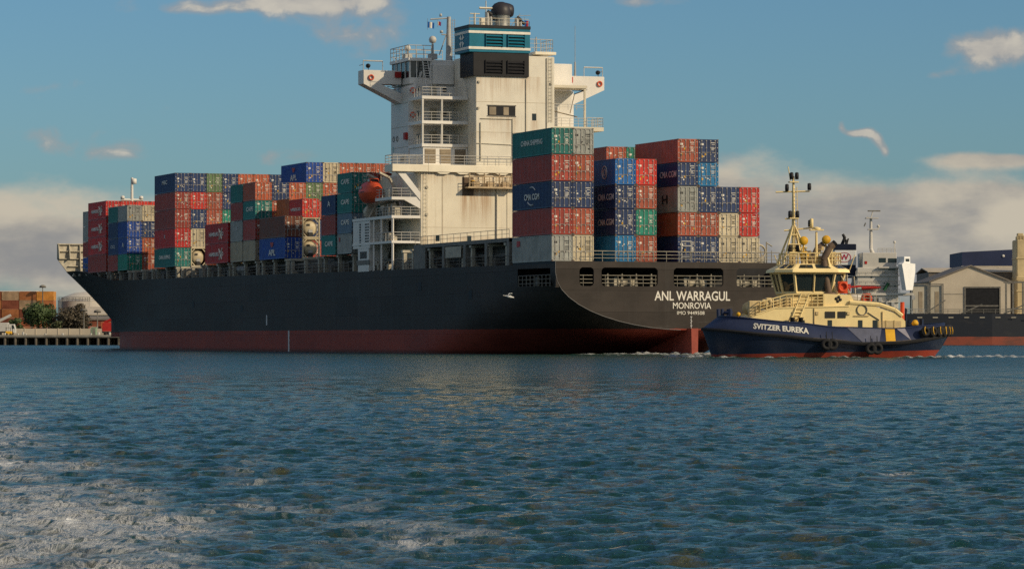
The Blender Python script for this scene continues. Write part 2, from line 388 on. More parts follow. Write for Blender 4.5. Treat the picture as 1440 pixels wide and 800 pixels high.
def build_water():
    rng = np.random.default_rng(11)
    D = [9.0]
    while D[-1] < 1150: d_ = D[-1]; D.append(d_ + (0.3 if d_ < 24 else 0.062 if d_ < 48 else 0.062 * (d_ / 48) ** 1.5 if d_ < 160 else 0.38 * (d_ / 160) ** 1.25))
    D = np.array(D); dD = np.gradient(D)[:, None]
    nc = 800; s = np.linspace(-1, 1, nc)
    DD, S = np.meshgrid(D, s, indexing='ij'); X = S * (19 + 0.21 * DD)
    x = CAMX + X * CA + DD * SA; y = CAMY - X * SA + DD * CA
    z = np.zeros_like(x); dx = np.zeros_like(x); dy = np.zeros_like(x)
    # wind chop: a spread of travelling waves, short ones dying out where they could not be seen
    wind = math.pi / 2 - YAW + 0.35
    grid = np.maximum(dD + 0 * DD, 2 * (19 + 0.21 * DD) / nc)
    for i in range(90):
        lam = 0.19 * (1.7 / 0.19) ** rng.random() if i > 15 else 1.8 + 5 * rng.random()
        th = wind + rng.normal(0, 0.85); k = 2 * math.pi / lam
        amp = ((0.0076 if lam < 0.8 else 0.0038) * lam if i > 15 else 0.0024 * lam) * (0.6 + 0.8 * rng.random()); ph = rng.random() * 7
        fade = np.clip(lam / (2.4 * grid) - 0.8, 0, 1)
        arg = k * (x * math.cos(th) + y * math.sin(th)) + ph
        # slow groups so that crests come and go
        grp = 0.6 + 0.6 * np.sin(arg * 0.19 + 0.8 * k * 0.3 * (x * math.sin(th) - y * math.cos(th)) + ph * 3)
        a = amp * fade * grp
        z += a * np.cos(arg); dx -= 1.35 * a * math.cos(th) * np.sin(arg); dy -= 1.35 * a * math.sin(th) * np.sin(arg)
    foam = np.zeros_like(x)
    e = (-0.10 - 0.150 * (DD - 27) - X) + 0.9 * np.sin(DD * .55 + X) * np.sin(X * .8 - DD * .23)
    foam = np.clip(e / (2.2 + 0.06 * DD), 0, 1) ** 0.85 * np.clip(1.28 - DD / 170, 0.0, 1) * (0.76 + 0.24 * np.sin(DD * .31 + X * .9) * np.sin(DD * .17 - X * .6))
    foam = np.maximum(foam, np.exp(-((e - 0.6) / 0.9) ** 2) * 0.55 * np.clip(1.3 - DD / 60, 0, 1))
    def blob(Xc, Dc, sx, sd, a):
        return a * np.exp(-((X - Xc) / sx) ** 2 - ((DD - Dc) / sd) ** 2)
    wash = np.zeros_like(x)
    for q in ((11.5, 376, 2.2, 7, .9), (14.5, 377, 2.5, 8, 1.15), (18.0, 378, 2.4, 8, 1.25), (21.0, 378, 2, 7, 1.2), (8.5, 375, 2, 5, .7), (11, 366, 2, 3, .6), (17, 362, 3, 4, .8), (20, 356, 2.5, 4, .7),
              (17.4, 318, 1.2, 4, 1.2), (15.6, 322, 1.6, 4, 1.0), (19.5, 315, 1.6, 2.5, .9), (24, 313.5, 3, 2, .8), (31, 314, 3, 2, .8), (37.5, 314.5, 2.5, 2.2, .95),
              (41.0, 318, 2.4, 4, 1.2), (46, 322, 5, 4, 1.05), (54, 326, 9, 4, .95)):
        wash = np.maximum(wash, blob(*q))
    foam = np.maximum(foam, wash * (0.80 + 0.25 * np.sin(x * 1.3 + y * .7) * np.sin(y * 1.1 - x * .4)))
    rr_ = np.sin(x * 2.1 + 1.3 * np.sin(y * 1.7)) * np.sin(y * 1.9 + x * .6) + .6 * np.sin(x * 4.7 - y * 3.1)
    z = z + wash * (0.11 + 0.14 * rr_)
    for q in ((6, 200, 1.2, 2, .7), (12, 75, .5, .8, .75), (17.5, 95, .7, 1.2, .7), (-62, 560, 4, 3, .7), (5.2, 46, .25, .5, .7)): foam = np.maximum(foam, blob(*q))
    # sparse whitecaps on the steepest crests
    foam = np.maximum(foam, np.clip((z - 0.092) * 9, 0, 0.55) * (DD > 45))
    lump_ = np.clip(foam, 0, 1) * (DD < 120); z = z + lump_ * 0.014 * (np.sin(x * 6.3 + y * 2.2) * np.sin(y * 5.1 - x * 3.7) + .5 * np.sin(x * 11 + y * 9))
    vx = np.stack([x + dx, y + dy, z], -1).reshape(-1, 3)
    nr = len(D); idx = np.arange(nr * nc).reshape(nr, nc)
    q = np.stack([idx[:-1, :-1], idx[:-1, 1:], idx[1:, 1:], idx[1:, :-1]], -1).reshape(-1, 4)
    B = 26000.0
    ext = np.array([[-B, -B, -0.7], [B, -B, -0.7], [B, B, -0.7], [-B, B, -0.7]]); k0 = len(vx)
    vx = np.vstack([vx, ext]); q = np.vstack([q, [[k0, k0 + 1, k0 + 2, k0 + 3]]])
    me = bpy.data.meshes.new('water'); me.vertices.add(len(vx)); me.loops.add(q.size); me.polygons.add(len(q))
    me.vertices.foreach_set('co', vx.astype(np.float32).ravel()); me.loops.foreach_set('vertex_index', q.astype(np.int32).ravel())
    me.polygons.foreach_set('loop_start', np.arange(0, q.size, 4, dtype=np.int32)); me.polygons.foreach_set('loop_total', np.full(len(q), 4, np.int32))
    me.polygons.foreach_set('use_smooth', np.ones(len(q), bool)); me.update(calc_edges=True)
    at = me.attributes.new('foam', 'FLOAT', 'POINT'); at.data.foreach_set('value', np.append(foam.ravel(), [0] * 4).astype(np.float32))
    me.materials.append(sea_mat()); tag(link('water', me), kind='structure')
build_water()

# ================================================================ THE CONTAINER SHIP
ship = thing('container_ship', 'huge dark hulled container ship with white deckhouse, red boot topping and name on its stern', 'container ship')
def deckz(y): 
    s = min(1, max(0, (y - 192) / 32)); s = s * s * (3 - 2 * s)
    return 9.95 + 0.0062 * max(0, min(y, 230)) + 1.9 * s
def half(y, z):
    if y < 62:
        u = max(0.0, (y + 1.2) / 63.2); zb = 2.7 - 12.7 * u; zt = 9.0 - 16 * u * u
        if z <= zb: return 0.0
        q = max(0.0, min(1.0, (zt - z) / (zt - zb)))
        return 16.1 * math.sqrt(max(0.0, 1 - q ** (2 + 1.3 * min(1, u * 2))))
    if y < 160: return 16.1
    zd = deckz(y)
    def fr(a, b, e): 
        return 16.1 * max(0.0, 1 - max(0.0, (y - a) / (b - a)) ** e)
    bw, bd = fr(160, 249, 2.0), fr(219, 261, 2.4)
    k = min(1.0, max(0.0, (z - 2.5) / (zd - 2.5)))
    return bw + (bd - bw) * k ** 1.2
def hull_mat():
    m = bpy.data.materials.new('hull_paint'); m.use_nodes = True
    t = NT(m.node_tree); b = t.n['Principled BSDF']
    oc = t.tc('Object'); z = t.sep(oc)[2]
    n = t.noise(t.v('MULTIPLY', oc, (0.35, 0.12, 0.5)), 1.0, 6, 0.6)
    st = t.noise(t.v('MULTIPLY', oc, (1.6, 0.7, 0.06)), 1.0, 5, 0.65)
    top = t.mix(t.ss(n, 0.3, 0.7), (0.040, 0.034, 0.030), (0.057, 0.048, 0.042))
    top = t.mix(t.m('MULTIPLY', t.ss(st, 0.55, 0.75), 0.38), top, (0.075, 0.072, 0.068))
    bot = t.mix(t.ss(n, 0.3, 0.7), (0.24, 0.044, 0.028), (0.31, 0.062, 0.038))
    sc = t.noise(t.v('MULTIPLY', oc, (0.8, 0.5, 2.2)), 1.0, 6, 0.7)
    bot = t.mix(t.m('MULTIPLY', t.ss(sc, 0.55, 0.72), 0.5), bot, (0.06, 0.026, 0.02))
    bot = t.mix(t.m('MULTIPLY', t.ss(z, 0.55, 0.1), 0.6), bot, (0.03, 0.022, 0.014))     # weed line at the water
    br = t.n.new('ShaderNodeTexBrick'); t.put(br.inputs['Vector'], t.xyz(t.sep(oc)[1], z, 0)); br.inputs['Scale'].default_value = 1.0; br.inputs['Brick Width'].default_value = 9.0; br.inputs['Row Height'].default_value = 2.35
    br.inputs['Mortar Size'].default_value = 0.05; br.inputs['Mortar Smooth'].default_value = 0.6; br.inputs['Color1'].default_value = (.86, .86, .86, 1); br.inputs['Color2'].default_value = (1.12, 1.12, 1.12, 1); br.inputs['Mortar'].default_value = (.72, .72, .72, 1)
    top = t.mul(1.0, top, br.outputs[0]); bot = t.mul(.6, bot, br.outputs[0])
    ru = t.noise(t.v('MULTIPLY', oc, (1.0, .9, .12)), 1.0, 7, .7); top = t.mix(t.m('MULTIPLY', t.ss(ru, .62, .74), .45), top, (.075, .045, .03))
    scf = t.noise(t.v('MULTIPLY', oc, (.3, .16, 2.4)), 1.0, 6, .7); top = t.mix(t.m('MULTIPLY', t.m('MULTIPLY', t.ss(scf, .60, .72), t.ss(z, 7.5, 4.0)), .5), top, (.11, .105, .10))
    edge = t.m('ADD', 2.85, t.m('MULTIPLY', t.m('SUBTRACT', sc, 0.5), 0.35))
    c = t.mix(t.m('GREATER_THAN', z, edge), bot, top)
    t.l.new(c, b.inputs['Base Color']); t.put(b.inputs['Roughness'], t.m('ADD', 0.5, t.m('MULTIPLY', n, 0.2))); b.inputs['Specular IOR Level'].default_value = 0.12
    # plate seams, faintly dished plating
    w = t.n.new('ShaderNodeTexWave'); w.wave_type = 'BANDS'; w.bands_direction = 'Y'; t.put(w.inputs['Vector'], oc); w.inputs['Scale'].default_value = 0.12
    w.inputs['Distortion'].default_value = 0.4
    bp = t.n.new('ShaderNodeBump'); bp.inputs['Strength'].default_value = 0.25; bp.inputs['Distance'].default_value = 0.06
    t.l.new(t.m('ADD', t.m('MULTIPLY', w.outputs['Fac'], .5), t.m('ADD', t.m('MULTIPLY', n, 1.5), br.outputs['Fac'])), bp.inputs['Height']); t.l.new(bp.outputs[0], b.inputs['Normal'])
    return m
HULLM = hull_mat()
def build_hull():
    ys = [-1.2, -0.6, 0.4] + list(np.arange(2, 9.5, 1.4)) + [10.4, 12] + list(np.arange(15, 60, 3)) + list(np.arange(60, 160, 10)) + list(np.arange(160, 261, 2.5)) + [261]
    mb = MB(); ZS = 7.6; nl, nu = 16, 5
    for side in (-1, 1):
        rows = []
        for y in ys:
            u = max(0.0, (y + 1.2) / 63.2); zb = 2.7 - 12.7 * u if y < 62 else -4
            zl = max(zb, -2.5); r = []
            for j in range(nl + 1):
                q = (j / nl); z = zl + (ZS - zl) * q ** 1.4; r.append((side * half(y, z), y, z))
            zd = deckz(y)
            for j in range(1, nu + 1): z = ZS + (zd - ZS) * j / nu; r.append((side * half(y, z), y, z))
            rows.append(r)
        vs = [p for r in rows for p in r]; m = nl + nu + 1; fs = []
        for i in range(len(ys) - 1):
            for j in range(m - 1):
                if 0.3 < ys[i] < 10.3 and nl <= j < m - 2: continue      # side opening of the mooring deck
                if max(abs(rows[i + e][j + g][0]) for e in (0, 1) for g in (0, 1)) < 1e-3: continue
                fs.append((i * m + j, (i + 1) * m + j, (i + 1) * m + j + 1, i * m + j + 1))
        mb.add(vs, fs, 0, False)
    me = mb.mesh('hull', HULLM)
    for p in me.polygons: p.use_smooth = True
    o = link('hull', me, ship)
    return o
hull = build_hull()
# transom: flat plate with mooring openings
YT = -1.2
def build_transom():
    mb = MB(); a = YT; b = YT + 0.25
    n = 40; zs = [2.7 + (7.5 - 2.7) * (i / n) ** 1.6 for i in range(n + 1)]
    L = [(-half(YT, z), z) for z in zs]; Rr = [(half(YT, z), z) for z in zs]
    vs = [(x, a, z) for x, z in L] + [(x, a, z) for x, z in Rr]
    mb.add(vs, [(i, n + 1 + i, n + 2 + i, i + 1) for i in range(n)])
    ops = [(-13.3, -11.6), (-10.7, -4.0), (-2.1, 3.9), (5.5, 15.2)]     # openings in x
    edges = [-half(YT, 8.6)] + [q for o in ops for q in o] + [half(YT, 8.6)]
    for i in range(0, len(edges), 2): mb.box((edges[i], a, 7.5), (edges[i + 1], b, 9.55))
    for x0, x1 in ops:                                               # rounded corners of the openings
        for x, s in ((x0, 1), (x1, -1)):
            for z, k in ((7.5, 1), (9.55, -1)):
                mb.prism([(x - s * .02, z - k * .02), (x + s * .35, z), (x + s * .12, z + k * .12), (x, z + k * .35)], 'y', a + .003, b - .003)
    mb.box((-16.1, a, 9.55), (11.0, b, 10.2))
    mb.box((-16.1, a + .04, 7.36), (16.1, b + .1, 7.5))
    return mb.build('transom', HULLM, ship)
transom = build_transom()
# transom edge trim (bright weld line where the shell turns)
tr = MB(); pts = [(-half(YT, z) * 1.001, YT - .01, z) for z in [2.72, 2.8, 3, 3.3, 3.7, 4.2, 4.8, 5.5, 6.3, 7.1, 8, 9, 10.15]]
tr.path(pts, 0.035, 5); tr.path([(-x, y, z) for x, y, z in pts[:-1]], 0.035, 5)
tr.build('stern_edge', plain('worn_edge', (0.16, 0.155, 0.15)), transom)

lettering('ANL WARRAGUL', 1.45, (0.15, YT - .02, 6.42), 'aft', transom, LETW, 0.02, width=9.1)
lettering('MONROVIA', 0.98, (0.1, YT - .02, 5.37), 'aft', transom, LETW, 0.008, width=4.6)
lettering('IMO 9449508', 0.55, (-0.05, YT - .02, 4.58), 'aft', transom, LETW, 0.0, width=3.3)
dm = MB()
for i in range(9): dm.box((-.10 + .08 * (i % 2), YT - .02, 4.15 - i * .165), (.02 + .10 * (i % 3 == 0), YT + .01, 4.22 - i * .165))
dm.box((-.03, YT - .018, 2.75), (.03, YT + .01, 4.2)); dm.build('draught_marks', LETG, transom)
rd = MB(); rd.prism([(-.42, 2.9), (.42, 2.9), (.30, -3), (-.30, -3)], 'y', YT - 1.0, YT + 4.2)
rd.build('rudder', paint('rudder_red', (0.34, 0.075, 0.05), 0.5, 0.2, 1.0), ship)
sk = MB(); sk.prism([(3.5, -3), (3.5, 2.2), (9, 1.0), (24, -1), (24, -3)], 'x', -.5, .5); sk.build('skeg', HULLM, ship)
# draught and frame marks along the side
dk = MB(); px = lambda y, z: -half(y, z) - .02
for y, z0, z1 in ((97.5, -.2, 2.85),): dk.box((px(y, 1) - .01, y, z0), (px(y, 1) + .03, y + .55, z1))
dk.box((px(108, 4) - .01, 108, 3.6), (px(108, 4) + .03, 108.5, 5.0))
dk.build('load_marks', LETG, hull)
bm_ = MB()
for y, z in ((146, 6.4), (120, 5.5), (187, 7.6), (43, 7.6), (25.2, 6.4)): bm_.box((px(y, z) - .012, y, z), (px(y, z) + .03, y + 1.1, z + 1.0))
bm_.build('hull_recess', DARK, hull)

# decks
dkm = MB()
ysd = list(np.arange(12, 260, 4.0)) + [260.9]
for y0, y1 in zip(ysd[:-1], ysd[1:]):
    a, b = half(y0, deckz(y0)) - .02, half(y1, deckz(y1)) - .02
    dkm.add([(-a, y0, deckz(y0) - .02), (a, y0, deckz(y0) - .02), (b, y1, deckz(y1) - .02), (-b, y1, deckz(y1) - .02)], [(0, 1, 2, 3)])
dkm.build('main_deck', DECKM, ship)
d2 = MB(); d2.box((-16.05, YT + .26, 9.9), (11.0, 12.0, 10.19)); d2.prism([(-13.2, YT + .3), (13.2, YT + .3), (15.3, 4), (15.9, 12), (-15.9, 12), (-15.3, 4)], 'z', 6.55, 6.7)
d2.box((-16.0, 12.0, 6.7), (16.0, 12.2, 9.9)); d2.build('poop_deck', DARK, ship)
# mooring deck gear seen through the stern openings
mg = MB()
for x in (-9.8, -8.1, -6.4, -4.6, 0.9, 2.6, 6.6, 8.4, 10.1): mg.prism([(x - .16, 7.5), (x + .16, 7.5), (x + .05, 8.9), (x - .05, 8.9)], 'y', YT + .35, YT + .6)
for x0, x1 in ((-13.2, -11.7), (-10.6, -4.1), (-2.0, 3.8), (5.6, 15.1)):
    for z in (7.85, 8.25, 8.68): mg.bar((x0, YT + .15, z), (x1, YT + .15, z), .07)
    k = x0 + .4
    while k < x1: mg.bar((k, YT + .15, 7.5), (k, YT + .15, 8.68), .06); k += 1.5
mg.build('stern_rail', paint('dull_beige_rail', (0.30, 0.27, 0.21), .65, .25, 1.5, .3), ship)
wn = MB()
for x in (-7.2, 1.2, 7.6, 12.0):
    wn.lathe((x, 1.2, 7.9), [(0.0, -.8), (.75, -.8), (.75, -.68), (.42, -.66), (.42, .66), (.75, .68), (.75, .8), (0, .8)], 14, 'x')
    wn.bbox((x - 1.3, .6, 6.7), (x - .9, 1.8, 8.5)); wn.bbox((x + .9, .6, 6.7), (x + 1.5, 1.8, 8.3))
wn.build('mooring_winch', GEARL, ship)
sr = MB()
for z in (7.85, 8.3, 8.75): sr.bar((-16.0, .5, z), (-16.0, 10.3, z), .06)
for i in range(9): sr.bar((-16.0, .7 + i * 1.2, 7.5), (-16.0, .7 + i * 1.2, 8.75), .09)
sr.box((-15.6, 5.6, 7.6), (-15.3, 6.2, 8.6)); sr.build('side_rail', GEAR, ship)
dr = MB(); dr.box((-14.5, 3.0, 7.7), (-14.4, 3.1, 9.8)); dr.box((-14.5, 1.4, 7.7), (-14.4, 1.5, 9.8)); 
for z in (8.3, 8.9, 9.5): dr.box((-14.5, 1.5, z), (-14.42, 3.0, z + .07))
dr.build('ladder_frame', GEAR, ship)

# coamings, hatch covers and the pedestals that carry the outboard stacks
cm = MB(); hc = MB()
BAYS = [(14.6, 12.4), (29.2, 12.4), (43.5, 8.0), (70.4, 13.2), (85.2, 13.2), (99.8, 12.4), (114.1, 12.9), (128.0, 12.4), (142.6, 12.4), (157.0, 12.4), (171.6, 12.4), (186.3, 12.6), (200.4, 12.4), (214.4, 11.0)]
for y, L in BAYS:
    w = 13.3 if y < 210 else 12.0
    cm.box((-w, y, deckz(y) - .1), (w, y + L, 12.1)); hc.bbox((-w - .15, y - .1, 12.1), (w + .15, y + L + .1, 12.68), .06)
cm.build('hatch_coaming', GEAR, ship); hc.build('hatch_cover', DECKM, ship)
pmat = GEARL
for y, L in BAYS:
    for yy in (y + .15, y + L / 2 - .3, y + L - .75):
        p = MB(); z = deckz(yy) - .05; zt = 12.64
        w = half(yy, deckz(yy))
        if w < 14.5: continue
        p.bbox((-w + .35, yy, z), (-w + .8, yy + .5, zt), .03); p.box((-w + .2, yy - .1, zt - .3), (-13.5, yy + .6, zt - .003))
        p.prism([(-w + .8, z + .5), (-w + .8, z + .1), (-w + 1.4, z + .1)], 'y', yy + .1, yy + .2)
        p.build('pedestal', pmat, ship)
rl = MB()
for k in range(12, 56, 4): rl.rail([(-15.95, k, deckz(k)), (-15.95, k + 4, deckz(k + 4))], 1.1, 3, .03, 2.0)
for k in range(72, 212, 4): rl.rail([(-15.95, k, deckz(k)), (-15.95, k + 4, deckz(k + 4))], 1.1, 3, .03, 2.0)
rl.build('deck_rail', GEAR, ship)
pp = MB()
for x, z in ((-14.6, .4), (-14.3, .9), (-14.9, 1.3)):
    for k in range(12, 214, 10):
        if 54 < k < 68: continue
        pp.tube((x, k, deckz(k) + z), (x, k + 10, deckz(k + 10) + z), .11, None, 6)
for i in range(26):
    k = 14 + i * 7.7 + random.uniform(-2, 2)
    if 50 < k < 72: continue
    pp.bbox((-15.3, k, deckz(k)), (-14.5, k + random.uniform(.6, 1.8), deckz(k) + random.uniform(.7, 1.5)), .05)
pp.build('deck_piping', GEAR, ship)
# stowed gangway on deck, ventilation drum
gw = MB(); gw.lathe((-14.9, 123.3, deckz(123) + .95), [(0, -2.4), (.55, -2.4), (.55, 2.4), (0, 2.4)], 12, 'y')
for k in range(7): gw.torus((-14.9, 121.1 + k * .75, deckz(123) + .95), .56, .06, 'y', 12, 4)
gw.build('ventilation_duct', STEEL, ship)
# empty-bay lashing frames aft of the deckhouse
lb = MB()
for y in (13.4, 20.6, 27.8, 35.2, 42.6):
    lb.bbox((-16.0, y, deckz(y)), (-15.35, y + .8, 13.1), .04); lb.bbox((-13.3, y, deckz(y)), (-12.8, y + .8, 13.1), .04)
    lb.ladder((-15.2, y + .9, deckz(y)), (-15.2, y + .9, 13.0), (.5, 0, 0))
lb.box((-16.02, 13.4, 12.7), (-12.8, 46.2, 13.14)); lb.box((-16.02, 42.0, deckz(44)), (-15.8, 46.2, 12.7)); lb.build('lashing_bridge', GEAR, ship)
lr = MB(); lr.rail([(-15.9, 13.6, 13.1), (-15.9, 46.0, 13.1)], 1.0, 2, .03, 2.4); lr.build('lashing_rail', GEARL, ship)
fb = MB(); fb.box((-16.06, 29.2, 11.3), (-16.03, 34.6, 12.6)); fb.build('deck_board', GEARL, ship)

# stern deck furniture
st = MB(); st.rail([(-12.0, -.9, 10.2), (10.9, -.9, 10.2)], 1.15, 3, .04, 1.5); st.build('poop_rail', GEARL, ship)
lf = MB()
for x in (-.95, .25): lf.bar((x, -.7, 10.2), (x, -.7, 12.55), .12)
for z in (10.8, 11.3, 12.0, 12.5): lf.bar((-.95, -.7, z), (.25, -.7, z), .09)
lf.build('access_frame', RAILM, ship)
ws = MB(); ws.torus((9.3, 1.0, 11.5), .75, .13, 'y', 18, 6)
for k in range(4): t = k * math.pi / 4; ws.bar((9.3 - .75 * math.cos(t), 1, 11.5 - .75 * math.sin(t)), (9.3 + .75 * math.cos(t), 1, 11.5 + .75 * math.sin(t)), .06)
ws.bbox((8.7, .6, 10.2), (9.9, 1.6, 10.9)); ws.bar((10.2, 1, 10.2), (10.2, 1, 12.6), .12); ws.bar((10.2, 1, 12.5), (10.9, 1, 12.1), .1)
for k in range(4): ws.bar((8.6 + k * .65, .4, 10.2), (8.6 + k * .65, .4, 11.6), .08)
ws.build('cable_reel', GEARL, ship)
jb = MB(); jb.tube((9.2, 3, 10.2), (8.3, 3, 14.2), .12, .06); jb.tube((9.2, 3, 10.2), (8.8, 3, 14), .03); jb.build('boat_davit', paint('davit_blue', (0.10, 0.2, 0.32), .5), ship)

# ---------------------------------------------------------------- deckhouse
def win(mb, x, y, z, w, h, axis='y', d=.04):
    if axis == 'y': mb.box((x - w / 2, y - d, z - h / 2), (x + w / 2, y + .02, z + h / 2))
    else: mb.box((x - d, y - w / 2, z - h / 2), (x + .02, y + w / 2, z + h / 2))
lo = MB(); lo.bbox((-12.45, 54.0, 10.0), (12.45, 69.7, 22.5), .12)
low = lo.build('deckhouse', LOWM, ship)
hs = MB(); hs.bbox((-11.1, 62.0, 23.4), (11.5, 69.8, 34.1), .5)
house = hs.build('accommodation_tower', WHITE, ship)
cs = MB(); cs.bbox((-5.1, 54.0, 23.4), (5.5, 61.98, 37.3), .08)
casing = cs.build('engine_casing', CASM, ship)
sm = MB()
for z in (27.6, 31.4): sm.box((-5.1, 53.985, z), (5.5, 54.0, z + .05))
sm.box((-9.6, 53.98, 10.3), (-9.45, 54.0, 22.4)); sm.box((3.3, 53.98, 10.3), (3.42, 54, 22.4)); sm.box((-12.4, 53.985, 15.6), (12.4, 54, 15.64))
sm.build('plate_seam', plain('seam_line_paint', (0.5, 0.43, 0.32)), casing)  # plate seams in a darker cream than the wall
# boat deck slab with scalloped brackets
bd = MB(); bd.bbox((-11.6, 53.5, 22.5), (16.3, 67.6, 23.4), .05); bd.bbox((-16.3, 53.5, 22.503), (-11.6, 56.6, 23.397), .05)
for x in np.arange(-9.5, 12, 2.6): bd.prism([(x - 1.0, 22.5), (x - .45, 22.25), (x + .45, 22.25), (x + 1.0, 22.5)], 'y', 53.6, 53.98)
bd.build('boat_deck', CREAMW, ship)
bs = MB()
bs.prism([(-15.6, 22.5), (-14.6, 22.5), (-12.45, 19.9), (-12.45, 18.9)], 'y', 53.9, 54.5)
bs.box((-16.2, 54.0, 19.0), (-12.45, 60.5, 19.35)); bs.prism([(-14.6, 19.0), (-12.45, 19.0), (-12.45, 17.9)], 'y', 54.0, 54.4)
bs.box((-16.2, 54.0, 16.7), (-12.45, 69.7, 17.05)); bs.box((-16.2, 54.0, 13.6), (-12.45, 69.7, 13.9))
for y in (54.2, 58.5, 61.5): bs.bar((-16.0, y, 10.2), (-16.0, y, 16.7), .22)
bs.build('side_platform', WHITE, ship)
rr = MB()
for z in (17.05, 13.9, 19.35):
    rr.rail([(-12.5, 54.1, z), (-16.1, 54.1, z), (-16.1, 60.4, z)], 1.05, 3, .04, 1.3)
rr.rail([(-5.2, 53.6, 23.4), (-16.2, 53.6, 23.4), (-16.2, 56.5, 23.4), (-11.5, 56.5, 23.4), (-11.5, 62, 23.4)], 1.15, 3, .04, 1.5)
rr.rail([(-5.2, 53.6, 23.4), (16.2, 53.6, 23.4), (16.2, 67.5, 23.4)], 1.15, 3, .035, 1.5)
rr.build('deck_railing', RAILM, ship)
# louvre house and balconies on the port side
lv = MB(); lv.bbox((-11.1, 56.9, 23.4), (-5.12, 62.0, 25.8), .04); lh = lv.build('louvre_house', WHITE, ship)
for x0 in (-10.85, -8.85, -6.85):
    q = MB(); q.box((x0, 56.86, 23.75), (x0 + 1.45, 56.92, 25.55), 0)
    for k in range(9): q.box((x0 + .03, 56.80, 23.82 + k * .19), (x0 + 1.42, 56.87, 23.90 + k * .19), 0)
    q.build('louvre', LOUV, lh)
for i, z in enumerate((25.8, 28.7, 31.8)):
    q = MB(); q.bbox((-11.3, 56.7, z), (-5.12, 61.98, z + .38), .03); b = q.build('balcony', WHITE, ship)
    q = MB(); q.rail([(-5.2, 56.8, z + .38), (-11.2, 56.8, z + .38), (-11.2, 61.9, z + .38)], 1.1, 3, .035, 1.1); q.build('railing', RAILM, b)
    if i < 2:
        q = MB(); zz = z + .38; tp = (28.7, 31.8)[i]
        for x in (-11.15, -8.6): q.bbox((x - .12, 56.75, zz), (x + .12, 56.99, tp), .02)
        q.build('post', RAILM, b)
    q = MB(); q.box((-8.4, 61.94, z + .4), (-7.5, 61.985, z + 2.3)); q.build('door', GEARL, b)
    q = MB(); win(q, -9.9, 61.99, z + 1.6, .5, .6); win(q, -6.4, 61.99, z + 1.6, .5, .6); q.build('window', GLASS, b)
# starboard landing decks
q = MB(); q.bbox((5.6, 57.8, 28.3), (13.8, 61.95, 28.8), .04); q.bbox((5.6, 58.5, 33.8), (11.8, 61.95, 34.15), .04); q.bbox((11.4, 58.6, 28.8), (11.65, 58.85, 33.8), .02)
b = q.build('starboard_landing', CREAMW, ship)
q = MB(); q.rail([(11.5, 57.9, 28.8), (13.7, 57.9, 28.8), (13.7, 61.8, 28.8)], 1.2, 3, .04, .7); q.rail([(5.7, 58, 28.8), (11.5, 58, 28.8)], 1.1, 3, .035, 1.2)
q.rail([(5.7, 58.6, 31.0), (11.5, 58.6, 31.0)], .7, 2, .035, 1.2); q.build('railing', RAILM, b)
q = MB(); q.bbox((6.6, 60.9, 28.8), (8.0, 61.9, 30.4), .03); q.bar((9.8, 59.5, 30.6), (10.4, 59.5, 33), .08); q.bar((6.2, 60, 31.2), (11, 60, 30.2), .10); q.build('locker', LOUV, b)
# casing window, small window, pipes, hose gantry
q = MB(); q.box((-3.5, 53.97, 29.7), (0.2, 54.02, 30.95)); cwn = q.build('vent_opening', DARK, casing)
q = MB()
for x0, x1 in ((-3.3, -2.4), (-1.4, -.7)): q.box((x0, 53.94, 29.8), (x1, 53.968, 30.8))
q.build('vent_panel', LOUV, cwn)
q = MB(); q.box((-3.6, 53.93, 30.95), (.3, 54.0, 31.05)); q.box((-3.6, 53.93, 29.6), (.3, 54, 29.7)); q.build('frame', GEAR, cwn)
q = MB(); win(q, 2.75, 54.0, 29.65, .55, .85); q.build('window', GLASS, casing)
q = MB(); q.tube((-4.5, 53.9, 24), (-4.5, 53.9, 28.8), .07); q.tube((-.2, 53.9, 24), (-.2, 53.9, 29.4), .05); q.tube((-4.5, 53.9, 29.3), (-.2, 53.9, 29.3), .05)
q.tube((-5.0, 53.9, 26.2), (5.4, 53.9, 25.9), .04); q.build('pipe', GEARL, casing)
q = MB()
for x, z in ((-11.6, 17.2), (-11.6, 20.6), (6.0, 12.4), (-2.9, 12.4), (-7.8, 12.4)): q.bbox((x - .16, 53.82, z - .16), (x + .16, 53.99, z + .16), .03)
q.build('flood_lamp', GEARL, low)
q = MB()
q.tube((-.9, 53.95, 10.3), (-.9, 53.95, 22.3), .03)
q.ladder((-12.0, 53.85, 10.4), (-12.0, 53.85, 22.4), (.42, 0, 0), .035, .5); q.build('cable_run', LOWM, low)
q = MB(); q.box((-10.4, 53.96, 13.9), (-9.9, 54.03, 14.6)); q.box((-6.2, 53.96, 13.9), (-5.7, 54.03, 14.6)); q.build('window', GLASS, low)
q = MB()
for x, z in ((-4.7, 33.9), (5.0, 33.9), (4.6, 27.2), (-4.8, 30.6)): q.bbox((x - .14, 53.8, z - .14), (x + .14, 53.99, z + .14), .03)
q.build('flood_lamp', GEARL, casing)
q = MB(); q.tube((1.6, 53.92, 24), (1.6, 53.92, 34.4), .05); q.tube((4.4, 53.92, 24), (4.4, 53.92, 37.1), .06); q.ladder((4.7, 53.88, 29), (4.7, 53.88, 37.2), (.4, 0, 0), .03, .45)
q.build('cable_run', GEARL, casing)
q = MB()
for z in (26.1, 28.7, 31.7): q.box((-11.13, 62.6, z), (-11.1, 69.2, z + .05))
q.build('plate_seam', plain('seam_line_paint', (0.5, 0.43, 0.32)), house)
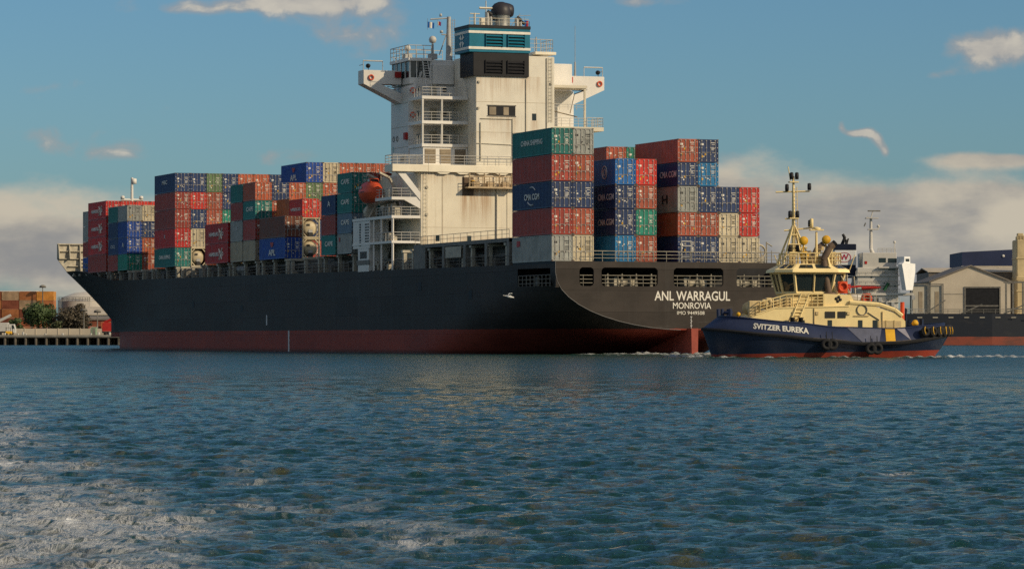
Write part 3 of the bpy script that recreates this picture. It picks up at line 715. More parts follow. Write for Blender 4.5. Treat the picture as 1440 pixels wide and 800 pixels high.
# chequered rust runs are real stains below the funnel: shallow separate plates would be wrong, so the casing material carries them
q = MB(); q.box((-6.9, 53.95, 19.6), (-5.4, 54.02, 21.9)); q.build('hose_recess', plain('rusty_recess', (0.11, 0.07, 0.04)), low)
g = MB(); g.box((-6.6, 52.6, 20.5), (-.2, 53.9, 20.7)); g.rail([(-6.4, 52.7, 20.7), (-.2, 52.7, 20.7)], 1.25, 3, .05, .9)
for x in (-6.2, -4.2, -2.2, -.6): g.bar((x, 53.3, 20.7), (x, 53.3, 22.4), .14); g.bbox((x + .3, 53.0, 20.7), (x + 1.3, 53.6, 21.4), .05)
g.build('provision_gantry', paint('stained_cream', (0.55, 0.42, 0.26), .6, .3, 1.2, .6), low)
q = MB(); q.bbox((-5.9, 53.2, 20.6), (-5.4, 53.7, 21.5), .08); q.build('hoist_motor', YELP, low)
q = MB()
for x in (-2.3, 2.0): q.tube((x, 53.85, 10.2), (x, 53.85, 20.5), .12)
q.build('downpipe', CREAMW, low)

# port side gear below the lifeboat: white louvred boxes, platforms, stairs
q = MB(); q.bbox((-16.15, 62.8, 13.2), (-13.6, 69.6, 16.7), .05); q.bbox((-16.15, 63.2, 10.25), (-13.6, 67.6, 13.2), .05); b = q.build('side_house', WHITE, ship)
q = MB()
for y in (63.2, 63.75, 64.3): 
    for k in range(8): q.box((-16.18, y, 13.6 + k * .36), (-16.14, y + .32, 13.8 + k * .36))
for k in range(9): q.box((-16.18, 66.4, 13.5 + k * .33), (-16.14, 66.9, 13.72 + k * .33))
for k in range(7):
    q.box((-16.18, 64.0 + k * .4, 11.9), (-16.14, 64.25 + k * .4, 12.8))
q.build('louvre', DARK, b)
q = MB(); q.box((-16.18, 62.9, 11.1), (-16.13, 68.0, 11.7)); q.build('band', GEAR, b)
q = MB()
q.ladder((-15.6, 61.5, 10.3), (-15.6, 58.4, 13.6), (.8, 0, 0), .06); q.ladder((-15.6, 58.5, 13.9), (-15.6, 61.2, 16.7), (.8, 0, 0), .06)
q.ladder((-13.6, 55.0, 17), (-13.6, 58.4, 19.1), (.8, 0, 0), .06); q.build('stairs', RAILM, ship)
q = MB()
for i in range(14):
    y = random.uniform(54.5, 62); z = random.choice((10.4, 13.9, 13.9, 17.05)); h = random.uniform(.6, 1.6)
    q.bbox((-15.6, y, z), (-15.6 + random.uniform(.4, 1), y + random.uniform(.4, 1.0), z + h), .05)
q.build('deck_locker', GEARL, ship)
# lifeboat davits
q = MB()
for y in (60.6, 65.4):
    q.path([(-13.0, y, 17.05), (-13.4, y, 20.4), (-14.3, y, 22.0), (-15.6, y, 22.6)], .22, 6)
    q.bar((-13.0, y, 19.2), (-15.6, y, 18.6), .28); q.bar((-15.4, y, 17.05), (-13.6, y, 20.4), .22); q.tube((-15.4, y, 22.5), (-15.4, y, 21.7), .05)
q.bbox((-14.2, 61.8, 17.1), (-13.0, 63.6, 18.4), .08); q.lathe((-14.8, 66.5, 17.9), [(0, -.7), (.8, -.7), (.8, .7), (0, .7)], 12, 'y')
q.build('lifeboat_davit', GEARL, ship)

# ---------------------------------------------------------------- bridge
q = MB(); q.bbox((-8.2, 62.5, 34.1), (11.3, 69.7, 37.2), .06); q.bbox((-8.0, 61.9, 34.1), (-5.15, 66, 36.6), .05); br = q.build('bridge', WHITE, ship)
q = MB(); q.box((-10.9, 62.6, 34.1), (-8.21, 69.6, 34.9)); q.bbox((-11.15, 62.3, 37.0), (-8.0, 69.8, 37.4), .05)
for y in (62.65, 64.3, 66, 67.7, 69.4): q.box((-10.92, y, 34.9), (-10.72, y + .16, 37.0))
for x in (-10.0, -9.1): q.box((x, 62.6, 34.9), (x + .12, 62.75, 37.0))
q.build('wheelhouse', WHITE, br)
q = MB(); q.box((-10.84, 62.68, 34.9), (-8.22, 69.5, 37.0)); q.build('window', GLASS, br)
q = MB(); win(q, 7.0, 62.5, 36.1, .95, 1.1, 'y', .03); q.build('window', GLASS, br)
q = MB(); q.ladder((-9.3, 60.0, 32.2), (-9.3, 62.3, 37.2), (.7, 0, 0), .06); q.ladder((-10.6, 61.6, 32), (-9.6, 61.6, 35.6), (0, .5, 0), .06); q.build('ladder', RAILM, br)
q = MB(); q.rail([(-8, 62.5, 37.4), (-11.1, 62.5, 37.4), (-11.1, 69.5, 37.4), (-4, 69.5, 37.4)], 1.6, 3, .045, 1.2)
q.rail([(2.5, 62.0, 38.6), (8.4, 62.0, 38.6), (8.4, 66.0, 38.6)], 1.6, 3, .04, .8); q.build('railing', RAILM, br)
q = MB(); q.bbox((2.4, 61.99, 37.2), (7.0, 66, 38.1), .05); q.bbox((5.6, 61.0, 38.2), (8.5, 66.1, 38.55), .04); q.build('monkey_island', CREAMW, br)
# wings
for s, hole in ((-1, 1), (1, 1)):
    x0, x1 = (11.1, 16.2) if s < 0 else (11.5, 16.9)
    q = MB(); q.bbox((min(s * x0, s * x1), 65.2, 34.15), (max(s * x0, s * x1), 67.4, 35.9), .04)
    q.prism([(s * x1, 34.15), (s * (x1 - 2.3), 34.15), (s * x0, 33.0), (s * x0, 31.7)], 'y', 65.2, 67.4)
    wg = q.build('bridge_wing', WHITE, ship)
    q = MB(); xa = s * (x1 - .1); xb = s * (x1 - 2.7)
    for x in (xa, xb): q.bar((x, 65.6, 35.9), (x, 65.6, 37.1), .07)
    q.bar((xa, 65.6, 37.1), (xb, 65.6, 37.1), .12); q.bar((xa, 65.6, 36.6), (xa, 67.2, 36.6), .06); q.build('awning_frame', RAILM, wg)
    q = MB(); q.lathe((s * (x1 - .75), 65.5, 36.45), [(0, -.3), (.2, -.3), (.3, .1), (.3, .2), (0, .2)], 12, 'y'); q.bar((s * (x1 - .75), 65.5, 35.9), (s * (x1 - .75), 65.5, 36.3), .06); q.build('searchlight', BLACKP, wg)
    q = MB(); q.bbox((min(s * (x0 + .1), s * (x0 + .9)), 64.95, 35.0), (max(s * (x0 + .1), s * (x0 + .9)), 65.2, 35.75), .03); q.build('fire_box', REDP, wg)
    q = MB(); xx = s * (x0 + 1.6); 
    for k in range(5): q.bar((s * (x0 + .3), 66.4, 33.0 + k * .25), (s * (x0 + 1.5), 66.4, 33.2 + k * .25), .08)
    q.build('wing_grating', GEARL, wg)
# funnel
q = MB(); q.bbox((-5.55, 53.7, 34.65), (1.95, 58.6, 37.62), .05); fun = q.build('funnel', BLACKP, ship)
q = MB(); q.bbox((-6.15, 53.6, 37.62), (2.05, 58.9, 40.95), .05); ft = q.build('funnel_band', TEAL, fun)
q = MB()
for z in (37.95, 39.95): q.box((-6.19, 53.56, z), (2.09, 58.94, z + .32))
q.build('stripe', LETW, ft)
q = MB(); q.box((-6.2, 53.55, 40.62), (2.1, 58.95, 41.0)); q.build('funnel_rim', BLACKP, fun)
for (z0, par, m) in ((35.05, fun, BLACKP), (38.35, ft, TEAL)):
    for x0 in (-3.9, -.95):
        q = MB(); z1 = z0 + 1.55; yb = 53.7 if par is fun else 53.6
        q.box((x0, yb - .015, z0), (x0 + 2.2, yb + .01, z1), 1)
        for k in range(4): q.prism([(yb - .22, z0 + .05 + k * .4), (yb - .2, z0 + .02 + k * .4), (yb - .01, z0 + .18 + k * .4), (yb - .01, z0 + .26 + k * .4)], 'x', x0, x0 + 2.2, 0)
        for x in (x0 - .06, x0 + 2.2): q.box((x, yb - .2, z0 - .05), (x + .06, yb - .003, z1 + .05), 0)
        q.build('louvre', [m, DARK], par)
# white compass-like cross emblem on the port face of the funnel
q = MB(); c = (-6.16, 56.2, 39.15)
for k in range(4):
    t = math.pi / 4 + k * math.pi / 2
    d = Vector((0, math.cos(t), math.sin(t))); n_ = Vector((0, -math.sin(t), math.cos(t))); C = Vector(c) + Vector((-.03, 0, 0))
    q.add([C + d * .16 - n_ * .11, C + d * .92 - n_ * .40, C + d * .78, C + d * .92 + n_ * .40, C + d * .16 + n_ * .11], [(0, 1, 2), (0, 2, 4), (4, 2, 3)])
q.build('emblem', LETW, ft)
# exhausts above the funnel
q = MB(); cx, cy = -.9, 56.2
q.lathe((cx, cy, 40.95), [(1.15, 0), (1.15, 1.6), (1.25, 1.9)], 20); q.build('exhaust_trunk', ALU, fun)
q = MB(); vs = []
q.lathe((cx, cy, 42.5), [(1.28, 0), (1.34, .5), (1.22, 1.05), (.85, 1.5), (.35, 1.72), (0, 1.76)], 20)
q.lathe((cx + .55, cy, 43.15), [(.35, -.9), (.85, -.6), (1.02, 0), (.9, .6), (.75, .95), (.6, .95), (.55, .7), (0, .6)], 18, 'x')
q.build('exhaust_cowl', plain('sooty_cowl', (0.03, 0.028, 0.035), .5), fun)
q = MB()
for x, h, r in ((-3.1, 1.9, .3), (-2.6, 1.4, .22), (.9, 1.3, .28), (1.4, .9, .2)):
    q.tube((x, 55.3, 40.9), (x, 55.3, 40.9 + h), r, None, 10, 0); q.tube((x, 55.3, 40.9 + h), (x + .55, 55.3, 40.9 + h - .35), r * 1.05, r, 10, 1)
q.build('exhaust_pipe', [ALU, BLACKP], fun)
q = MB(); q.bar((-4.9, 55, 40.9), (-4.9, 55, 42.6), .18); q.bar((-5.5, 55, 42.5), (-4.2, 55, 42.5), .1); q.bbox((-4.2, 54.6, 41), (-3.6, 55.2, 42), .08); q.bar((-3.0, 56, 41), (-3.0, 56, 44.3), .09)
q.bar((-3.9, 56, 43.35), (-1.6, 56, 43.35), .2); q.rail([(-6, 53.8, 41), (1.9, 53.8, 41)], .9, 2, .03, 1.4); q.build('funnel_mast', CREAMW, fun)
# radar mast, domes
q = MB(); q.tube((-5.1, 64, 37.2), (-5.1, 64, 42.9), .42, .26, 8); q.bar((-7.6, 64, 42.5), (-5, 64, 42.75), .13); q.bar((-6.4, 64, 38), (-5.1, 64, 41.5), .10); q.ladder((-4.75, 63.7, 37.2), (-4.75, 63.7, 42.6), (.35, 0, 0), .04)
q.bar((-6.1, 64, 40.6), (-5, 64, 40.6), .12); q.lathe((-6.1, 64, 40.8), [(0, 0), (.22, 0), (.22, .3), (0, .35)], 8); q.lathe((-6.2, 64, 42.9), [(0, 0), (.2, 0), (.15, .35), (0, .4)], 8)
q.build('radar_mast', GREYW, ship)
for x, y, z, r in ((-10.0, 66, 38.9, .42), (-7.3, 64, 39.9, .5)):
    q = MB(); q.tube((x, y, 37.3), (x, y, z - r), .14, None, 8); q.bbox((x - .5, y - .5, 37.4), (x + .5, y + .5, 38.1), .06)
    dm_ = q.build('dome_post', GREYW, ship); q = MB(); q.lathe((x, y, z), [(0, -r), (r * .8, -r * .7), (r, 0), (r * .85, r * .5), (r * .5, r * .86), (0, r)], 14); q.build('satellite_dome', RAILM, dm_)
q = MB(); q.tube((13.1, 66, 35.9), (13.1, 66, 42.5), .05, .03); q.tube((13.1, 66, 35.9), (13.1, 66, 37.8), .16, .1, 8); q.tube((6.5, 63, 38.5), (6.5, 63, 40.6), .1); q.tube((-11.6, 66, 35.9), (-11.6, 66, 37.4), .05); q.lathe((-11.6, 66, 37.4), [(0, 0), (.15, .1), (0, .3)], 8)
q.build('whip_aerial', GREYW, ship)
# red fire boxes / davit on the port corner
q = MB(); q.bbox((-11.45, 62.6, 27.0), (-11.1, 63.5, 27.9), .04); q.build('fire_box', REDP, house)
q = MB()
for y in (66.8, 68.2): 
    q.torus((-11.12, y, 27.3), .33, .05, 'x', 14, 4)
q.box((-11.12, 63.4, 24.2), (-11.1, 65.6, 24.9)); q.build('house_marks', GEAR, house)
q = MB()
for y, z in ((68.4, 26.0), (66.1, 32.0)): win(q, -11.1, y, z, .5, .7, 'x', .02)
q.build('window', GLASS, house)
# foremast and forecastle breakwater
q = MB(); q.tube((0, 246, 12.5), (0, 246, 30.4), .45, .22, 8); q.bar((-2.0, 246, 26.4), (2.0, 246, 26.4), .35); q.lathe((.35, 246, 29.3), [(0, 0), (.5, 0), (.5, .9), (0, 1)], 10); q.bar((0, 246, 30), (.6, 246, 30), .15)
q.lathe((-1.7, 246, 26.6), [(0, 0), (.4, 0), (.35, .5), (0, .6)], 8); q.lathe((1.7, 246, 26.6), [(0, 0), (.4, 0), (.35, .5), (0, .6)], 8); q.build('foremast', WHITE, ship)
q = MB()
q.prism([(-13.4, 13.0), (13.4, 13.0), (15.4, 15.6), (15.4, 18.3), (-15.4, 18.3), (-15.4, 15.6)], 'y', 238.0, 238.3)
for x in np.arange(-15.3, 15.5, 1.9):
    zb_ = 13.0 if abs(x) < 13.4 else 15.6
    q.prism([(238.0, zb_), (236.9, zb_), (237.7, 18.2), (238.0, 18.2)], 'x', x, x + .14)
for z in (14.3, 15.6, 16.9, 18.1): q.box((-13.5 if z < 15 else -15.3, 237.6, z), (13.5 if z < 15 else 15.3, 238.0, z + .12))
q.build('breakwater', GEARL, ship)

# ---------------------------------------------------------------- things hung on the ship
def lifebuoy(x, y, z, label):
    t = thing('lifebuoy', label, 'lifebuoy', (x, y, z), 0, 'lifebuoys on the ship')
    q = MB(); q.torus((0, 0, 0), .30, .09, 'y', 18, 8); q.build('ring', ORANGE, t)
    q = MB()
    for k in range(4):
        a = math.pi / 4 + k * math.pi / 2; q.torus((.30 * math.cos(a), 0, .30 * math.sin(a)), .07, .045, 'y', 8, 4)
    q.build('band', LETW, t)
lifebuoy(-15.2, 65.05, 34.95, 'orange lifebuoy on the tip of the left bridge wing of the big ship')
lifebuoy(16.2, 65.05, 34.95, 'orange lifebuoy on the tip of the right bridge wing of the big ship')
lifebuoy(-10.7, 61.9, 33.2, 'orange lifebuoy on the upper balcony of the white tower')
lifebuoy(-10.7, 61.9, 30.1, 'orange lifebuoy on the middle balcony of the white tower')
def flag(x, y, z, w, h, cols, label):
    t = thing('flag', label, 'flag', (x, y, z), R(8), 'small flags on the masts')
    n = 6; q = MB(); vs = []; fs = []; mi = []
    for i in range(n + 1):
        for j in range(3): vs.append((w * i / n, .08 * math.sin(i * 1.5) + .03 * j, -h * j / 2 - .12 * i / n))
    for i in range(n):
        for j in range(2): q.add([vs[i * 3 + j], vs[i * 3 + 3 + j], vs[i * 3 + 4 + j], vs[i * 3 + 1 + j]], [(0, 1, 2, 3)], min(len(cols) - 1, i * len(cols) // n))
    q.build('cloth', cols, t); q = MB(); q.tube((0, 0, .4), (0, 0, -h - .3), .02); q.build('halyard', GEAR, t)
BLUEP = paint('blue_paint', (0.012, 0.10, 0.34), 0.5, 0.15, 1.0); PURP = plain('purple_cloth', (0.16, 0.05, 0.20))
flag(-8.0, 64, 42.2, 1.0, .75, [BLUEP, LETW, BLUEP], 'blue and white flag on the left yard of the radar mast')
flag(-6.6, 64, 42.3, .5, .5, [LETW, REDP, PURP], 'small red and purple pennant beside the radar mast')
flag(1.75, 57, 42.3, .55, .8, [REDP, LETW], 'red and white flag to the right of the funnel exhausts')
flag(2.6, 57, 42.1, .75, 1.0, [BLUEP, REDP, BLUEP], 'blue and red ensign outermost to the right of the funnel')
q = MB(); q.bar((.5, 57, 40.9), (2.0, 57, 42.9), .06); q.bar((1.5, 57, 42.6), (3.4, 57, 42.75), .05); q.build('flag_yard', GREYW, fun)
def lifeboat():
    t = thing('lifeboat', 'enclosed orange lifeboat hanging in its davits on the left side of the white deckhouse', 'lifeboat', (-15.9, 63.2, 18.7))
    q = MB(); n = 14; prof = [(-.0, -1.35), (.45, -1.25), (.95, -.75), (1.22, -.1), (1.25, .05), (1.2, .12), (1.05, .75), (.7, 1.2), (.3, 1.4), (0, 1.42)]
    ys = [-2.9 + 5.8 * i / n for i in range(n + 1)]; vs = []; ring = [(a, b) for a, b in prof] + [(-a, b) for a, b in prof[-2:0:-1]]
    for y in ys:
        k = max(.04, (1 - abs(y / 2.95) ** 2.6)) ** .5
        for a, b in ring: vs.append((a * k, y, b * (0.55 + .45 * k) if b < 0 else b * (.35 + .65 * k)))
    m = len(ring); fs = [(i * m + j, i * m + (j + 1) % m, (i + 1) * m + (j + 1) % m, (i + 1) * m + j) for i in range(n) for j in range(m)]
    fs += [tuple(range(m)), tuple(n * m + j for j in range(m))]
    q.add(vs, fs, 0, True); q.build('hull', ORANGE, t, (0, 0, 1.5))
    q = MB(); q.torus((0, 0, 0), 1.0, .06, 'z', 20, 5); f = q.build('fender_strip', BLACKP, t, (0, 0, 1.55)); f.scale = (1.24, 2.75, 1)
    q = MB(); q.bbox((-.6, -1.6, 0), (.6, -.4, .5), .1); q.build('conning_dome', ORANGE, t, (0, 0, 2.75))
    q = MB(); q.box((-.5, -1.63, .12), (.5, -1.59, .38)); q.box((-.62, -1.4, .12), (-.595, -.6, .38))
    for y in (.2, 1.0, 1.8): q.box((-1.17, y, -.75), (-1.12, y + .4, -.45))
    q.build('window', GLASS, t, (0, 0, 2.75))
lifeboat()

# ================================================================ CONTAINERS
CC = {  # colour name -> (words, paint)
    'rust': ('rust red', (0.40, 0.088, 0.046)), 'dred': ('dark red', (0.35, 0.050, 0.033)), 'red': ('bright red', (0.62, 0.038, 0.026)),
    'hred': ('crimson', (0.52, 0.026, 0.022)), 'navy': ('navy blue', (0.016, 0.042, 0.13)), 'blue': ('bright blue', (0.010, 0.15, 0.46)),
    'sky': ('pale blue grey', (0.13, 0.20, 0.27)), 'green': ('sea green', (0.012, 0.22, 0.15)), 'olive': ('olive green', (0.12, 0.19, 0.085)),
    'cream': ('cream', (0.62, 0.53, 0.36)), 'grey': ('light grey', (0.33, 0.34, 0.31)), 'tan': ('tan', (0.36, 0.30, 0.20)),
    'orange': ('orange', (0.48, 0.12, 0.03)), 'orng': ('brick orange', (0.46, 0.105, 0.045)), 'teal': ('teal', (0.014, 0.18, 0.16)), 'royal': ('royal blue', (0.012, 0.065, 0.32)),
    'brown': ('chestnut brown', (0.18, 0.055, 0.028)), 'cyan': ('azure blue', (0.012, 0.18, 0.40)),
}
def cpaint(k): return paint('container_' + CC[k][0].replace(' ', '_'), CC[k][1], 0.5, 0.22, 0.7, 0.30, 0.35, dirt=(0.07, 0.05, 0.04))
CASTM = plain('corner_casting', (0.13, 0.10, 0.085)); BARM = plain('door_bar_zinc', (0.36, 0.34, 0.31), 0.45, 0.2)
W_ = 2.438; HCUBE, STD = 2.896, 2.591
CMESH = {}
def body_mesh(L, H):
    k = (L, H)
    if k in CMESH: return CMESH[k]
    q = MB(); w = W_ / 2; p = .16
    def corr(x, s):                       # corrugated side wall
        n = int((L - 2 * p) / .42); vs = []; st_ = (L - 2 * p) / n
        for i in range(n):
            y = p + i * st_
            for dy, dx in ((0, 0), (.30, 0), (.5, 1), (.80, 1)): vs += [(x - s * dx * .045 - s * .012, y + dy * st_, .15), (x - s * dx * .045 - s * .012, y + dy * st_, H - .12)]
        vs += [(x - s * .012, L - p, .15), (x - s * .012, L - p, H - .12)]
        q.add(vs, [(2 * i, 2 * i + 2, 2 * i + 3, 2 * i + 1) for i in range(len(vs) // 2 - 1)])
    corr(-w, -1); corr(w, 1)
    for x0, x1 in ((-w, -w + .12), (w - .12, w)):
        q.box((x0, 0, .16), (x1, .15, H - .16)); q.box((x0, L - .15, .16), (x1, L, H - .16)); q.box((x0, .16, .02), (x1, L - .16, .16)); q.box((x0, .16, H - .12), (x1, L - .16, H - .02))
    q.box((-w + .12, .05, .02), (w - .12, L - .03, .15)); q.box((-w + .1, .03, H - .08), (w - .1, L - .03, H - .05)); q.box((-w + .12, L - .1, .15), (w - .12, L - .05, H - .1))
    q.box((-w + .12, .0, .03), (w - .12, .1, .17)); q.box((-w + .12, .0, H - .14), (w - .12, .1, H - .02))
    for x0 in (-w - .004, w - .174):
        for y0 in (-.004, L - .174):
            for z0 in (0, H - .125): q.box((x0, y0, z0), (x0 + .178, y0 + .178, z0 + .125), 1)
    me = q.mesh('body', [None, CASTM]); CMESH[k] = me; return me
def door_mesh(H, i, dark):
    k = ('door', H, i, dark)
    if k in CMESH: return CMESH[k]
    q = MB(); w = W_ / 2 - .125
    for x0, x1 in ((-w, -.015), (.015, w)):
        q.box((x0, .045, .18), (x1, .09, H - .15))
        for z in (.30, H * .32, H * .56, H * .80): q.box((x0 + .1, .028, z), (x1 - .1, .05, z + .22))
    rnd = random.Random(100 + i)                                        # stencilled numbers, placards and stickers on the doors
    def s(x, z, w, h, m): q.box((x, .018, z), (x + w, .031, z + h), m)
    Hd = 2.5
    for c in range(7): s(.30 + c * .085, Hd * .86, .055, .10, 1)
    for c in range(4): s(.42 + c * .10, Hd * .78, .06, .08, 1)
    for r in range(rnd.randint(3, 5)): s(.36, Hd * (.66 - r * .055), rnd.uniform(.25, .5), .05, 1)
    if rnd.random() < .7: s(-.92, Hd * rnd.uniform(.72, .84), .34, .22, 1)
    if rnd.random() < .5: s(-.86, Hd * .60, .26, .14, 1)
    if rnd.random() < .5: s(rnd.choice((-.88, .66)), Hd * rnd.uniform(.2, .42), .24, .24, 2)
    if rnd.random() < .5: s(-.45, Hd * rnd.uniform(.3, .6), .22, .22, 2)
    if rnd.random() < .45: s(-.9, Hd * .28, .22, .22, 3)
    for r in range(rnd.randint(2, 7)): s(rnd.uniform(-.9, .75), Hd * rnd.uniform(.1, .85), rnd.uniform(.08, .16), rnd.uniform(.08, .16), 1)
    me = q.mesh('door', [None, LETB if dark else LETW, YELP, LETB]); CMESH[k] = me; return me
def bars_mesh(H):
    k = ('bars', H)
    if k in CMESH: return CMESH[k]
    q = MB(); w = W_ / 2 - .125
    for x in (-w + .28, -.26, .26, w - .28):
        q.tube((x, .0, .1), (x, .0, H - .08), .030, None, 5, 0)
        for z in (.2, H * .33, H * .62, H - .22): q.box((x - .07, -.02, z), (x + .07, .04, z + .09), 0)
    for x in (-w + .3, -.24, .28, w - .26): q.box((x, -.035, 1.08), (x + .42 * (1 if x < .2 else -1), -.01, 1.14), 0)
    for x in (-w, w):
        for z in (.4, 1.0, 1.6, 2.2): q.box((x - .06, -.01, z), (x + .06, .04, z + .1), 0)
    me = q.mesh('locking_bars', [BARM]); CMESH[k] = me; return me
NCON = 0
def container(x, y, z, L, H, col, label, text=None, group=None, doors=True, tail=None):
    """x centre, y aft (door) end, z floor"""
    global NCON; NCON += 1
    t = thing('shipping_container', label, 'container', (x, y, z), 0, group)
    m = cpaint(col)
    b = link('body', body_mesh(L, H), t); b.material_slots[0].link = 'OBJECT'; b.material_slots[0].material = m
    d = link('door', door_mesh(H, NCON % 14, col in ('cream', 'grey', 'tan')), t); d.material_slots[0].link = 'OBJECT'; d.material_slots[0].material = m
    link('locking_bars', bars_mesh(H), d)
    if text:
        s, size, mat, wd, fy, fz = text
        o = lettering(s, size, (-W_ / 2 - .02, L * fy, H * fz), 'port', t, mat, size * .02, width=wd)
    return t
def emblem(t, L, H, kind):
    x = -W_ / 2 - .022
    if kind == 'arcs':                    # two thin white arcs round the name
        q = MB()
        for s in (1, -1):
            pts = [Vector((x, L * .5 - s * (math.cos(a) * 1.5), H * .5 + s * math.sin(a) * 1.0)) for a in [math.pi * (.22 + .38 * i / 8) for i in range(9)]]
            for a, b in zip(pts[:-1], pts[1:]): q.bar(a, b, .11)
        q.build('logo', LETG, t)
    if kind == 'cross':                   # slanted white cross strokes
        q = MB(); c = L * .30
        for a, b, w in (((c + .75, .55), (c - .75, 2.1), .20), ((c - .55, .55), (c + .35, 1.75), .17), ((c + .9, 2.05), (c + .4, 1.5), .15)): q.bar((x, a[0], a[1]), (x, b[0], b[1]), w)
        q.build('logo', LETW, t)
    if kind == 'eagle':                   # red wings over white block letters
        q = MB(); q.prism([(L * .5 - .8, H * .80), (L * .5 + .8, H * .80), (L * .5 + .35, H * .58), (L * .5 - .35, H * .58)], 'x', x - .01, x + .01); q.build('logo', REDP, t)
    if kind == 'square':
        q = MB(); q.box((x - .005, L * .80, H * .62), (x + .01, L * .88, H * .84)); q.build('logo', REDP, t)
    if kind == 'ring':
        q = MB(); q.torus((x, L * .25, H * .5), .7, .06, 'x', 20, 4); q.torus((x, L * .25, H * .5), .35, .05, 'x', 16, 4); q.build('logo', LETG, t)
TX = {
    'cma': ('CMA CGM', .95, LETW, 4.6, .5, .46, 'arcs'), 'cma_': ('CMA CGM', .95, LETG, 4.6, .22, .5, None), 'china': ('CHINA SHIPPING', .8, LETW, 6.6, .5, .52, None),
    'ham': ('HAMBURG SUD', .8, LETW, 7.6, .5, .45, 'cross'), 'apl': ('APL', 1.15, LETW, 3.2, .5, .30, 'eagle'), 'cape': ('CAPE', .85, LETW, 3.4, .5, .5, None), 'caps': ('CAPE', .85, LETW, 3.4, .45, .55, None),
    'sq': (None, 0, None, 0, 0, 0, 'square'), 'ring': (None, 0, None, 0, 0, 0, 'ring'), 'h': ('H', 1.3, LETB, 1.5, .3, .5, None), 'mark': ('A', 1.0, LETW, 1.2, .45, .55, None),
    'msk': ('MSC', .8, LETW, 3.0, .5, .55, None), 'wave': ('CSCL', .7, LETG, 3.0, .5, .5, None), 'x': ('X', .8, LETG, 1.0, .5, .6, None),
}
TW = {1: ['only'], 2: ['bottom', 'top'], 3: ['bottom', 'middle', 'top'], 4: ['bottom', 'second lowest', 'second highest', 'top'], 5: ['bottom', 'second lowest', 'middle', 'second highest', 'top']}
def stack(x, y, z, L, spec, where, group, gap=.03):
    """spec: bottom to top, entries (colour, height, text key)"""
    n = len(spec)
    for i, e in enumerate(spec):
        col, H = e[0], e[1]; key = e[2] if len(e) > 2 else None
        lab = f"{CC[col][0]} container, {TW[n][i]} of {n} in {where}"
        tx = TX[key] if key else None
        t = container(x, y, z, L, H, col, lab, tx[:6] if tx and tx[0] else None, group)
        if tx and tx[6]: emblem(t, L, H, tx[6])
        z += H + gap
    return z
PITCH = 2.5
cx_ = lambda c: -16.1 + PITCH * c + W_ / 2 + .03
H_, S_ = HCUBE, STD
L40, L20 = 12.19, 6.06
GS = 'containers stacked across the stern'
z0 = 10.22
stack(cx_(0), 0, z0, L40, [('grey', H_, 'sq'), ('dred', H_), ('navy', H_, 'cma'), ('dred', H_), ('teal', H_, 'china')], 'the leftmost stern stack', GS)
stack(cx_(1), 0, z0, L40, [('cream', H_), ('rust', H_), ('navy', H_), ('rust', H_), ('grey', H_)], 'the grey topped stern stack', GS)
stack(cx_(3), 0, z0, L40, [('cyan', H_), ('navy', H_, 'cma_'), ('navy', S_, 'cma_'), ('blue', H_, 'ring')], 'the stern stack topped by bright blue', GS)
stack(cx_(4), 0, z0, L40, [('rust', H_), ('green', H_), ('rust', S_), ('red', H_)], 'the stern stack topped by red', GS)
stack(cx_(6), 0, z0, L40, [('navy', H_, 'x'), ('rust', S_), ('grey', H_, 'h'), ('navy', S_, 'cma_'), ('rust', S_)], 'the stern stack behind the white frame', GS)
stack(cx_(7), 0, z0, L40, [('navy', H_), ('rust', S_), ('navy', H_), ('cyan', S_), ('navy', S_)], 'the tall stern stack topped by navy', GS)
stack(cx_(8), 0, z0, L40, [('cream', H_), ('cream', S_), ('navy', H_)], 'the stern stack second from the right', GS)
stack(cx_(9), 0, z0, L40, [('cream', H_), ('red', S_), ('red', H_)], 'the rightmost stern stack', GS)
G2 = 'containers just ahead of the stern stacks'
stack(cx_(5), 14.7, 12.7, L40, [('rust', S_), ('navy', S_), ('rust', H_), ('rust', H_)], 'the row peeping over the blue stack', G2)
stack(cx_(6), 14.7, 12.7, L40, [('navy', S_), ('rust', S_), ('grey', H_), ('green', H_)], 'the row peeping out over bright red', G2)
# forward bays
zf = 12.70
GF = 'containers stacked ahead of the deckhouse'
stack(cx_(0), 70.4, zf, L20, [('grey', S_, 'sq'), ('sky', S_, 'caps'), ('teal', S_, 'caps'), ('teal', S_, 'caps')], 'the stack beside the orange lifeboat', GF)
stack(cx_(1), 70.4, zf, L20, [('grey', S_), ('teal', S_), ('teal', S_), ('dred', S_)], 'the shaded row behind the orange lifeboat', GF)
stack(cx_(2), 70.4, zf, L20, [('dred', S_), ('dred', S_), ('navy', S_), ('dred', S_)], 'the shaded row behind the lifeboat davits', GF)
stack(cx_(0), 77.3, zf, L20, [('teal', S_, 'caps'), ('dred', S_), ('navy', S_, 'mark')], 'the stack right of the tanks', GF)
stack(cx_(0), 99.8, zf, L40, [('royal', H_, 'apl'), ('brown', H_)], 'the low stack left of the tanks', GF)
